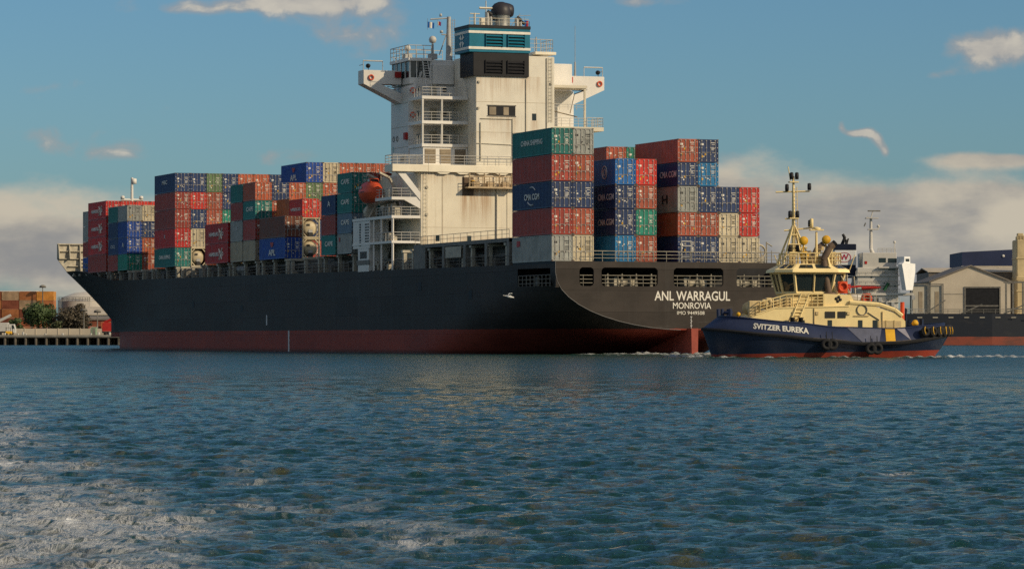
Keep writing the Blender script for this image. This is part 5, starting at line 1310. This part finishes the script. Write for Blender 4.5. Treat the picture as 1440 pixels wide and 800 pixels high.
def tree(name, label, px_, pw, top, D, m, seed, cat='tree', n=1500):
    rnd = random.Random(seed); t = bg(name, label, cat, px_, D, 2.45, 'trees and bushes on the far shore')
    H = LZ(top, D, 2.45); Wd = pw / FPX * D / 2
    q = MB(); q.tube((0, 0, -.2), (.1, 0, H * .45), H * .035 + .08, H * .02 + .04, 7)
    tips = []
    for i in range(9):
        a = rnd.uniform(0, 6.28); r = Wd * rnd.uniform(.35, .8); e = Vector((r * math.cos(a), r * math.sin(a), H * rnd.uniform(.4, .85))); q.tube((.1, 0, H * rnd.uniform(.15, .45)), e, .14, .04, 5); tips.append(e)
    q.build('trunk', BARK, t)
    cl = [(Vector((Wd * rnd.uniform(-.75, .75), Wd * rnd.uniform(-.6, .6), H * rnd.uniform(.25, .78))), rnd.uniform(.28, .48)) for _ in range(13)] + [(e, .3) for e in tips]
    q = MB()
    for i in range(n):
        c, rr = rnd.choice(cl); d = Vector((rnd.gauss(0, 1), rnd.gauss(0, 1), rnd.gauss(0, 1))).normalized() * (rr * min(Wd, H * .6) * rnd.uniform(.6, 1.08))
        p = c + d
        if p.z < .3: continue
        if p.z > H: p.z = H - rnd.random() * .5
        nn = (d.normalized() + Vector((rnd.gauss(0, .5), rnd.gauss(0, .5), rnd.gauss(0, .5)))).normalized(); a = nn.orthogonal().normalized(); b = nn.cross(a); s = rnd.uniform(.16, .36)
        q.add([p - a * s - b * s * .6, p + a * s - b * s * .5, p + a * s * .8 + b * s * .7, p - a * s * .7 + b * s * .6], [(0, 1, 2, 3)])
    q.build('crown', m, t)
tree('broadleaf_tree', 'dense dark green tree on the far left shore below the orange container stacks', 54, 50, 423, 950, GRN, 3, n=4600)
tree('bare_tree', 'round brownish half bare tree between the green tree and the ship bow', 101, 54, 427, 948, BRN, 8, n=4600)
tree('bush', 'low green bush left of the dense dark green tree', 22, 22, 446, 944, GRN, 5, 'bush', 900)
tree('bush', 'olive bush in the gap between the green and the brown tree', 79, 16, 449, 940, OLV, 6, 'bush', 700)
tree('bush', 'small dark bush right of the brown tree near the red lorry', 124, 14, 452, 946, BRN, 9, 'bush', 500)

# stacked orange containers on the terminal
ORS = [paint('terminal_orange_%s' % k, c, .6, .3, .5, .3) for k, c in (('deep', (0.34, 0.11, 0.05)), ('warm', (0.46, 0.18, 0.07)), ('bright', (0.62, 0.28, 0.06)), ('rusty', (0.25, 0.08, 0.045)), ('faded', (0.52, 0.36, 0.22)))]
base_me = None
for ci, p0 in enumerate((-22, 2.5, 27, 51.5)):
    D = 1002.0
    for r in range(5):
        m = ORS[[[3, 0, 3, 1, 0], [0, 3, 1, 3, 4], [1, 0, 3, 4, 1], [3, 1, 0, 1, 2]][ci][r]]
        t = bg('yard_container', f"{['far left', 'second', 'third', 'rightmost'][ci]} column of orange containers on the far shore, {TW[5][r]} box", 'container', p0 + 12, D, 2.45 + r * 2.62, 'orange containers in the far terminal')
        if base_me is None:
            q = MB(); w = 23.6 / FPX * D / 2
            q.bbox((-w + .05, 0.04, .02), (w - .05, 6, 2.56), .03)
            for k in range(16): q.box((-w + .2 + k * (2 * w - .4) / 16, -.02, .15), (-w + .2 + k * (2 * w - .4) / 16 + .14, .05, 2.42))
            for x in (-w, w - .16): q.box((x, -.03, 0), (x + .16, .2, 2.58))
            q.box((-w, -.03, 2.44), (w, .1, 2.58)); q.box((-w, -.03, 0), (w, .1, .14))
            base_me = q.mesh('body', [None])
        b = link('body', base_me, t); b.material_slots[0].link = 'OBJECT'; b.material_slots[0].material = m
def storage_tank(px0, px1, top, D, label, m, dome):
    c = (px0 + px1) / 2; t = bg('storage_tank', label, 'storage tank', c, D, 2.45); r = (px1 - px0) / 2 / FPX * D; H = LZ(top, D, 2.45)
    q = MB(); q.lathe((0, r, 0), [(r, 0), (r, H * .36), (r * 1.004, H * .37), (r, H * .38), (r, H - dome)], 40); w = q.build('wall', m, t)
    q = MB(); q.lathe((0, r, 0), [(r * 1.01, H - dome), (r * .8, H - dome * .55), (r * .45, H - dome * .15), (0, H)], 40); q.build('roof', m, t)
    q = MB(); q.rail([(r * math.cos(a), r + r * math.sin(a), H - dome) for a in np.linspace(math.pi, 2 * math.pi, 14)], 1.1, 2, .06, 4); q.build('rail', GEAR, t)
TKW = paint('tank_white', (0.62, 0.57, 0.49), .55, .12, .1, .1)
storage_tank(76, 160, 409.5, 1090, 'big pale domed storage tank behind the brown tree', TKW, 3.0)
storage_tank(84, 124, 421, 1010, 'smaller grey storage tank just behind the brown tree', paint('tank_grey', (0.36, 0.33, 0.29), .6, .2, .1, .2), .5)
def shed(px0, px1, eave, ridge, D, depth, label, wall, roof, name='shed', cat='shed', along=True):
    c = (px0 + px1) / 2; t = bg(name, label, cat, c, D, 2.45); w = (px1 - px0) / 2 / FPX * D; E, Rg = LZ(eave, D, 2.45), LZ(ridge, D, 2.45)
    q = MB()
    if along: q.box((-w, 0, 0), (w, depth, E))
    else: q.prism([(-w, 0), (w, 0), (w, E), (0, Rg), (-w, E)], 'y', 0, depth)
    b = q.build('wall', wall, t)
    q = MB()
    if along: q.prism([(-.4, E), (depth / 2, Rg), (depth + .4, E), (depth + .4, E + .25), (depth / 2, Rg + .25), (-.4, E + .25)], 'x', -w - .3, w + .3)
    else: q.prism([(-w - .5, E - .2), (0, Rg + .02), (w + .5, E - .2), (w + .5, E + .15), (0, Rg + .4), (-w - .5, E + .15)], 'y', -.5, depth + .4)
    q.build('roof', roof, t)
    return t, w, E, Rg
SHW = paint('shed_grey_cladding', (0.56, 0.49, 0.38), .7, .15, .15, .1); SHR = paint('shed_roof', (0.20, 0.175, 0.145), .7, .2, .2, .2)
shed(115, 170, 443, 432, 990, 26, 'pale long shed beside the ship bow', TKW, SHW)
shed(-60, 42, 412, 409, 1060, 30, 'low pale roofed warehouse behind the orange stacks', TKW, TKW, 'warehouse', 'warehouse')
shed(120, 175, 450, 446, 965, 10, 'small shed with dark roof edge right of the brown tree', ORS[3], SHR)
def small_boxes():
    rnd = random.Random(21); D = 930
    for i, (p, c, lab) in enumerate(((131, 'orng', 'brick orange container standing right of the small green kiosk'), (147, 'orange', 'orange container stacked beside the red lorry'), (139, 'rust', 'rust red container between two orange ones on the quay'))):
        container(0, 0, 0, L20, STD, c, lab, group='containers on the far quay')
        o = bpy.data.objects[-1] if False else [q for q in COL.objects if q.get('label') == lab][0]
        o.location = cw((p - 720) / FPX * D, D + i * 3, 2.45 + 1.3 * (i % 2)); o.rotation_euler = (0, 0, -YAW + .1)
small_boxes()
def lorry(px_, D, label, colr, boom=False):
    t = bg('lorry', label, 'lorry', px_, D, 2.5); m = colr
    q = MB(); q.bbox((-2.9, 0, 1.1), (1.0, 2.4, 3.4), .08); q.build('load_box', m, t)
    q = MB(); q.prism([(1.1, .7), (2.9, .7), (2.9, 1.7), (2.5, 3.0), (1.1, 3.0)], 'y', .1, 2.3); cb = q.build('cab', m, t)
    q = MB(); q.prism([(2.0, 1.8), (2.75, 1.8), (2.45, 2.75), (2.0, 2.75)], 'y', .06, .1); q.build('window', GLASS, cb)
    q = MB(); q.box((-2.9, .3, .7), (2.8, 2.1, 1.05)); q.build('chassis', BLACKP, t)
    for x in (-2.1, -1.1, 2.0):
        q = MB(); q.lathe((x, .15, .5), [(0, -.15), (.5, -.15), (.5, .15), (0, .15)], 14, 'y'); q.build('wheel', RUBBER, t)
    if boom: q = MB(); q.bar((-2.4, 1.2, 3.4), (1.6, 1.2, 5.4), .5); q.build('boom', m, t)
lorry(159, 905, 'red lorry on the quay right beside the big ship bow', REDP, True)
lorry(6, 905, 'white lorry with raised boom at the far left edge of the quay', RAILM, True)
q = MB(); t = bg('kiosk', 'small pale green kiosk on the pier near the ship bow', 'kiosk', 132, 885, 2.5); q.bbox((-.7, 0, 0), (.7, 1.5, 2.1), .05); q.build('wall', paint('pale_green_paint', (0.30, 0.40, 0.26), .6), t); q = MB(); q.bbox((-.85, -.15, 2.1), (.85, 1.65, 2.25), .03); q.build('roof', GEARL, t); q = MB(); q.box((-.35, -.03, .1), (.35, .0, 1.8)); q.build('door', GEAR, t)
q = MB(); t = bg('forklift', 'small yellow forklift at the far left end of the pier', 'forklift', 12, 885, 2.5); q.bbox((-.8, 0, .35), (.8, 1.1, 1.1), .08); q.build('body', YELP, t); q = MB(); q.bar((-.7, .5, 1), (-.7, .5, 2.0), .1); q.bar((.4, .5, 1), (.4, .5, 2), .1); q.bbox((-.8, .1, 1.95), (.5, .9, 2.05), .02); q.bar((1.0, .3, .1), (1.0, .3, 2.2), .12); q.build('mast', BLACKP, t)
for x in (-.5, .5): q = MB(); q.lathe((x, .1, .32), [(0, -.1), (.32, -.1), (.32, .1), (0, .1)], 12, 'y'); q.build('wheel', RUBBER, t)
def lamp(px_, top, D, label):
    t = bg('lamp_post', label, 'lamp post', px_, D, 2.45, 'lamp posts on the shore'); H = LZ(top, D, 2.45)
    q = MB(); q.tube((0, 0, 0), (0, 0, H), .22, .12, 8); q.build('post', GEAR, t); q = MB(); q.lathe((0, 0, H), [(.9, -.1), (.9, .25), (.3, .5), (0, .5)], 10); q.bar((-1, 0, H - .2), (1, 0, H - .2), .2); q.build('lamp_head', GEAR, t)
lamp(60, 403, 1000, 'tall lamp post rising in front of the orange container stacks')
lamp(118, 436, 930, 'thin pole in front of the brown tree'); lamp(137, 438, 930, 'thin pole beside the pale shed near the ship bow')
q = MB(); t = bg('fence', 'low grey fence along the far left quay', 'fence', 70, 915, 2.45); a, b = LX(-60, 70, 915), LX(165, 70, 915)
q.box((a, 0, 0), (b, .12, 1.9))
x = a
while x < b: q.box((x, -.1, 0), (x + .2, 0, 2.05)); x += 3
q.build('panel', SHW, t)

# ---------------------------------------------------------------- moored ship on the right
def moored():
    D = 872.0; t = bg('cargo_ship', 'white and dark blue cargo ship with W on its funnel, moored behind the tug', 'ship', 1235, D)
    lx = lambda p: LX(p, 1235, D); lz = lambda y: LZ(y, D)
    hm = bpy.data.materials.new('moored_hull_paint'); hm.use_nodes = True
    n = NT(hm.node_tree); b = n.n['Principled BSDF']; oc = n.tc('Object'); z = n.sep(oc)[2]
    f = n.noise(n.v('MULTIPLY', oc, (.25, .25, .6)), 1.0, 6, .65)
    red = n.mix(n.ss(f, .4, .68), (0.27, 0.060, 0.030), (0.15, 0.05, 0.032)); nav = n.mix(n.ss(f, .5, .75), (0.009, 0.012, 0.020), (0.024, 0.024, 0.027))
    n.l.new(n.mix(n.m('GREATER_THAN', n.m('ADD', z, n.m('MULTIPLY', f, .2)), 2.25), red, nav), b.inputs['Base Color']); b.inputs['Roughness'].default_value = .5
    q = MB(); a, e = lx(1120), lx(1560); zt = lz(441)
    xs = [a, a + 3, a + 9, a + 18, a + 30, e - 30, e - 18, e - 8, e]; hw = [5, 7, 8.6, 9.5, 9.8, 9.8, 8.6, 5.0, .3]
    vs = []; 
    for x, h in zip(xs, hw):
        k = .55 if x < a + 4 else .9 if x < a + 10 else 1
        for s in (-1, 1): vs += [(x, 10 + s * h * k, -2), (x, 10 + s * h, 2.4), (x, 10 + s * h, zt)]
    fs = []
    for i in range(len(xs) - 1):
        o = i * 6
        for j in (0, 1): fs += [(o + j, o + 6 + j, o + 7 + j, o + 1 + j), (o + 3 + j, o + 9 + j, o + 10 + j, o + 4 + j)]
        fs.append((o + 2, o + 8, o + 11, o + 5))
    fs += [(0, 1, 2, 5, 4, 3)]
    q.add(vs, fs); h = q.build('hull', hm, t)
    q = MB()
    for k in range(12): q.box((lx(1290 + k * 22), .15, lz(447)), (lx(1290 + k * 22 + 7), .19, lz(445.6)))
    q.build('scupper_stain', GEARL, h)
    MW = paint('moored_white', (0.60, 0.57, 0.51), .5, .1, .2, .15)
    q = MB(); q.bbox((lx(1206), 1.2, zt), (lx(1264), 15, lz(376)), .15); q.bbox((lx(1214), 1.8, lz(376)), (lx(1262), 14, lz(355)), .1); q.bbox((lx(1225), .5, lz(415)), (lx(1285), 15, lz(412)), .05); q.bbox((lx(1236), .2, lz(377)), (lx(1284), 16, lz(375)), .04); 
    for y in (388, 401, 425): q.bbox((lx(1204), .7, lz(y)), (lx(1266), 15, lz(y - 1.4)), .04)
    hs_ = q.build('superstructure', MW, t)
    q = MB()
    for y in (387, 400, 412, 424): q.rail([(lx(1204), .8, lz(y)), (lx(1266), .8, lz(y))], 1.0, 3, .05, 1.6)
    q.build('railing', MW, hs_)
    q = MB(); q.ladder((lx(1247), .9, lz(401)), (lx(1252), .9, lz(389)), (0, .8, 0), .07); q.ladder((lx(1216), .9, lz(425)), (lx(1221), .9, lz(413)), (0, .8, 0), .07); q.build('stairs', MW, hs_)
    q = MB(); q.box((lx(1237), 1.75, lz(369)), (lx(1247), 1.8, lz(362.5))); q.box((lx(1250), 1.75, lz(369)), (lx(1262), 1.8, lz(363))); q.box((lx(1262) + .0, 2, lz(369)), (lx(1262) + .05, 13, lz(363)))
    for p, y in ((1225, 388), (1243, 398), (1258, 400), (1232, 420), (1248, 421)): q.box((lx(p), 1.15, lz(y + 3)), (lx(p) + .45, 1.2, lz(y - 1)))
    q.box((lx(1250), 1.12, lz(380)), (lx(1260), 1.2, lz(377)))
    q.build('window', GLASS, hs_)
    q = MB(); q.box((lx(1217), 1.7, lz(371)), (lx(1220.5), 1.79, lz(367))); q.build('red_mark', REDP, hs_)
    WW = paint('sunlit_wing_white', (0.80, 0.80, 0.78), .4, .06, .3)  # sunlight on the wing put into a whiter paint than the house
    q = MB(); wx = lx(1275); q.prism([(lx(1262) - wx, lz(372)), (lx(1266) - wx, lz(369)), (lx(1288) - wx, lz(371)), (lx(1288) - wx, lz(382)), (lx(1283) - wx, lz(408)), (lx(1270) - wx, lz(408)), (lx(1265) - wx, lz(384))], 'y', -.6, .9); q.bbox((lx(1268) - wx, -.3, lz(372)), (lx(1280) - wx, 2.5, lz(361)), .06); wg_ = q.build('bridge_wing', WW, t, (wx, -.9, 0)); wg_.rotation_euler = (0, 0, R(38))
    q = MB(); q.box((-.8, -.35, lz(368)), (.5, -.29, lz(364))); q.build('window', GLASS, wg_)
    q = MB(); q.tube((lx(1233.5), 8, lz(358)), (lx(1229.5), 8, lz(349)), .6, .5, 8); q.tube((lx(1229.5), 8, lz(349)), (lx(1229.5), 8, lz(306)), .5, .34, 8)
    q.bbox((lx(1222), 7, lz(306)), (lx(1240), 9, lz(304.6)), .03); q.bbox((lx(1225), 7.2, lz(322)), (lx(1240), 8.8, lz(320.5)), .03); q.tube((lx(1229.5), 8, lz(306)), (lx(1232), 8, lz(296)), .15)
    q.bar((lx(1239), 8, lz(322)), (lx(1242), 8, lz(315)), .2); q.bar((lx(1221), 8, lz(306)), (lx(1226), 8, lz(303)), .16); q.lathe((lx(1240), 8, lz(319)), [(0, 0), (.5, .3), (0, .9)], 8)
    q.tube((lx(1263), 8, lz(358)), (lx(1263), 8, lz(341)), .18, .12); q.lathe((lx(1263), 8, lz(341)), [(0, -.2), (.4, .2), (.3, .6), (0, .7)], 8); q.rail([(lx(1236), 2, lz(355)), (lx(1261), 2, lz(355))], 1.1, 3, .06, 1.2); ms = q.build('mast', MW, t)
    q = MB(); q.bbox((lx(1225), 7.8, lz(296)), (lx(1243), 8.2, lz(294.2)), .03); q.bar((lx(1222), 8, lz(312)), (lx(1220), 8, lz(317)), .22); q.build('radar_scanner', GEAR, ms)
    q = MB(); q.bbox((lx(1176), 4, lz(390)), (lx(1206), 11, lz(372)), .15); fn = q.build('funnel', paint('moored_navy', (0.014, 0.020, 0.042), .5, .2, .4), t)
    q = MB(); q.bbox((lx(1175.5), 3.9, lz(372)), (lx(1206.5), 11.1, lz(351)), .15); fw = q.build('funnel_band', paint('moored_funnel_white', (0.68, 0.68, 0.66), .45, .06, .3), fn)
    q = MB(); q.bbox((lx(1175.5), 3.9, lz(351)), (lx(1206.5), 11.1, lz(342.5)), .15); q.build('funnel_top', paint('moored_navy', (0.014, 0.020, 0.042)), fn)
    q = MB(); q.torus((0, 0, 0), 1.45, .09, 'y', 24, 4); o = q.build('logo_ring', plain('logo_crimson', (0.42, 0.02, 0.06)), fw, (lx(1189.5), 3.86, lz(361.5))); o.scale = (1.15, .5, .85)
    lettering('W', 2.0, (lx(1189.5), 3.85, lz(361.5)), 'aft', fw, plain('logo_crimson', (0.42, 0.02, 0.06)), .05)
    q = MB(); q.tube((lx(1188), 7, lz(343)), (lx(1192), 7, lz(333)), .5, .4, 8); q.tube((lx(1192), 7, lz(334)), (lx(1189), 7, lz(328)), .45, .35, 8); q.tube((lx(1195), 8, lz(343)), (lx(1197.5), 8, lz(334)), .25, .2, 8); q.tube((lx(1193), 6, lz(343)), (lx(1193.5), 6, lz(336)), .3, .3, 8); q.build('exhaust_pipe', BLACKP, fn)
    q = MB()
    for p in (1180, 1190, 1200, 1210): q.bar((lx(p), 2.5, zt), (lx(p), 2.5, lz(388)), .25); q.bar((lx(p), 2.5, lz(425)), (lx(p + 10), 2.5, lz(395)), .2); q.bar((lx(p + 10), 2.5, lz(425)), (lx(p), 2.5, lz(395)), .2)
    for y in (388, 400, 412, 425): q.bar((lx(1176), 2.5, lz(y)), (lx(1212), 2.5, lz(y)), .2)
    q.build('stair_tower', GREYW, t)
    q = MB(); q.tube((lx(1212), .4, lz(405)), (lx(1233), .4, lz(404.5)), .5, .36, 10); q.tube((lx(1233), .4, lz(404.5)), (lx(1239), .4, lz(404)), .25, .18, 8); q.build('rescue_boat', REDP, t)
    q = MB(); q.bar((lx(1243), .3, lz(408)), (lx(1250), .3, lz(398)), .6); q.build('crane_jib', paint('crane_green', (0.04, 0.14, 0.07), .5), t)
    q = MB()
    for i in range(16):
        rnd = random.Random(i); p = rnd.uniform(1212, 1285); y = rnd.uniform(415, 438); q.bbox((lx(p), .4, lz(y + 6)), (lx(p + rnd.uniform(2, 6)), 1.4, lz(y)), .05)
    q.rail([(lx(1205), .3, zt), (lx(1300), .3, zt)], 1.2, 3, .07, 2.2); q.build('deck_gear', GREYW, t)
    q = MB(); q.bbox((lx(1275), .3, lz(408)), (lx(1281), .5, lz(402)), .02); q.build('red_flag', REDP, t)
    q = MB(); q.rail([(lx(1300), .3, zt), (lx(1500), .3, zt)], 1.1, 3, .06, 3.0)
    for i, p in enumerate((1300, 1352, 1412)): q.bar((lx(p), 1, zt), (lx(p + 30), 1, lz(428 if i else 422)), .22)
    q.build('bulwark_rail', GEAR, t)
moored()
# sheds on the right shore
t, w, E, Rg = shed(1309, 1421, 396, 374.5, 962, 40, 'beige gabled shed with a wide dark doorway on the right shore', SHW, SHR, 'warehouse', 'warehouse', False)
D = 962; c = 1365
q = MB(); q.box((LX(1358, c, D), -.06, 0), (LX(1405, c, D), .02, LZ(405, D, 2.45))); dw = q.build('door', DARK, t)
q = MB()
for p in (1356, 1405): q.box((LX(p, c, D), -.25, 0), (LX(p, c, D) + .4, 0, LZ(404, D, 2.45)))
q.box((LX(1356, c, D), -.26, LZ(405, D, 2.45)), (LX(1407, c, D), 0, LZ(403, D, 2.45))); q.box((LX(1358, c, D), -.1, LZ(431, D, 2.45)), (LX(1405, c, D), -.07, LZ(429, D, 2.45)))
q.build('frame', GEAR, dw)
q = MB(); q.box((LX(1312, c, D), -.04, LZ(414, D, 2.45)), (LX(1356, c, D), .01, LZ(413.2, D, 2.45))); q.build('cladding_joint', GEAR, t)
shed(1306, 1434, 383, 376.5, 1010, 30, 'long low grey shed running behind the gabled warehouse', paint('grey_shed_wall', (0.20, 0.175, 0.15), .7, .2, .2), SHW)
t = bg('industrial_building', 'dark blue windowless building block above the long grey shed', 'building', 1392, 1060, 2.45); D = 1060
q = MB(); q.prism([(LX(1353, 1392, D), 0), (LX(1432, 1392, D), 0), (LX(1432, 1392, D), LZ(350.5, D, 2.45)), (LX(1353, 1392, D), LZ(354.5, D, 2.45))], 'y', 0, 30); b = q.build('wall', paint('dark_blue_cladding', (0.028, 0.038, 0.085), .6, .15, .1), t)
q = MB(); q.box((LX(1352, 1392, D), -.2, LZ(377, D, 2.45)), (LX(1433, 1392, D), 0, LZ(374, D, 2.45))); 
for p in (1372, 1404): q.box((LX(p, 1392, D), -.5, LZ(379, D, 2.45)), (LX(p + 3, 1392, D), -.2, LZ(376, D, 2.45)))
q.build('gutter', SHW, t); q = MB(); q.lathe((LX(1411, 1392, D), -.1, LZ(360, D, 2.45)), [(0, -.1), (.45, -.1), (.45, .1), (0, .1)], 10, 'y'); q.build('wall_lamp', RAILM, b)
t = bg('silo', 'tall cream concrete silo at the right edge of the view', 'silo', 1452, 1000, 2.45); D = 1000
SIL = paint('silo_concrete', (0.55, 0.44, 0.25), .75, .22, .25, .25)
w = LX(1474, 1452, D); H = LZ(337, D, 2.45)
q = MB(); q.bbox((-w, 0, 0), (w, 2 * w, H), .25)
for k in (.22, .46, .58, .60, .80): q.bbox((-w - .15, -.15, H * k), (w + .15, 2 * w + .15, H * k + .45), .1)
q.build('shaft', SIL, t)
q = MB(); q.bbox((-w * .8, .5, H), (w * .8, 2 * w - .5, H + 1.1), .1); q.bbox((-w * .95, .3, H), (-w * .55, 2, H + 1.9), .2); q.rail([(-w + .1, .1, H), (w - .1, .1, H)], 1.1, 3, .08, 1); q.build('headhouse', SIL, t)
def cabin(px_, w_px, label):
    D = 918; t = bg('hopper_cabin', label, 'cabin', px_, D, 2.45, 'cabins in steel frames on the right quay'); w = w_px / 2 / FPX * D; H = LZ(399, D, 2.45)
    q = MB(); q.bbox((-w + .35, .5, 1.2), (w - .35, 3.5, H - .5), .06); b = q.build('cabin', paint('cabin_cream', (0.60, 0.55, 0.44), .5, .12, .4, .2), t)
    q = MB(); q.box((-.4, .44, H * .45), (.7, .5, H * .85)); q.build('door', LOUV, b)
    q = MB()
    for x in (-w, w - .3):
        for y in (0, 3.7): q.box((x, y, 0), (x + .3, y + .3, H))
    q.box((-w, 0, H - .3), (w, .25, H)); q.box((-w, 0, H * .42), (w, .2, H * .42 + .25)); q.bar((-w, .1, H * .40), (w, .1, 1.0), .22); q.build('frame', GEAR, t)
cabin(1294, 24, 'left one of two pale cabins in steel frames beside the gabled warehouse')
cabin(1317, 20, 'right one of two pale cabins in steel frames beside the gabled warehouse')
q = MB(); t = bg('gantry_post', 'grey steel gantry post in front of the right end of the gabled warehouse', 'post', 1420, 925, 2.45); H = LZ(398, 925, 2.45)
for x in (-1.2, .7, 3.4): q.box((x, 0, 0), (x + .45, .5, H))
q.box((-1.6, 0, H), (4.2, .5, H + .5)); q.box((-1.2, .1, H * .5), (4, .3, H * .5 + .3)); q.build('frame', GEAR, t)

# ---------------------------------------------------------------- gull
def gull():
    D = 205.0; t = thing('seagull', 'white seagull gliding in front of the dark hull of the big ship', 'bird', cw((716 - 720) / FPX * D, D, CAMH + (YH - 417) / FPX * D), -YAW + R(8))
    q = MB(); n = 10; prof = [(-.26, .012), (-.2, .035), (-.1, .06), (0, .072), (.1, .07), (.17, .05), (.21, .042), (.25, .04), (.28, .022), (.31, .008)]
    q.lathe((0, 0, 0), [(r_, x) for x, r_ in prof], 10, 'x'); q.prism([(-.24, -.03), (-.38, -.07), (-.38, .07), (-.24, .03)], 'z', -.008, .012)
    b = q.build('body', plain('gull_white', (0.78, 0.77, 0.74), .7), t); b.rotation_euler = (0, R(12), 0)
    for s in (1, -1):
        q = MB(); pts = [(0, 0.03, .02, .13), (.0, .16, .09, .14), (.03, .30, .12, .12), (-.03, .46, .08, .09), (-.12, .60, .01, .03)]
        vs = []
        for x, y, z, c in pts: vs += [(x + c * .5, s * y, z), (x - c * .6, s * y, z - .015), (x - c * .6, s * y, z), (x + c * .4, s * y, z + .02)]
        m = len(pts); q.add(vs, [(i * 4 + j, i * 4 + (j + 1) % 4, i * 4 + 4 + (j + 1) % 4, i * 4 + 4 + j) for i in range(m - 1) for j in range(4)] + [(m * 4 - 4, m * 4 - 3, m * 4 - 2, m * 4 - 1)])
        q.build('wing', plain('gull_grey', (0.62, 0.62, 0.61), .7), b).rotation_euler = (R(18 * s), 0, R(-10 * s))
gull()
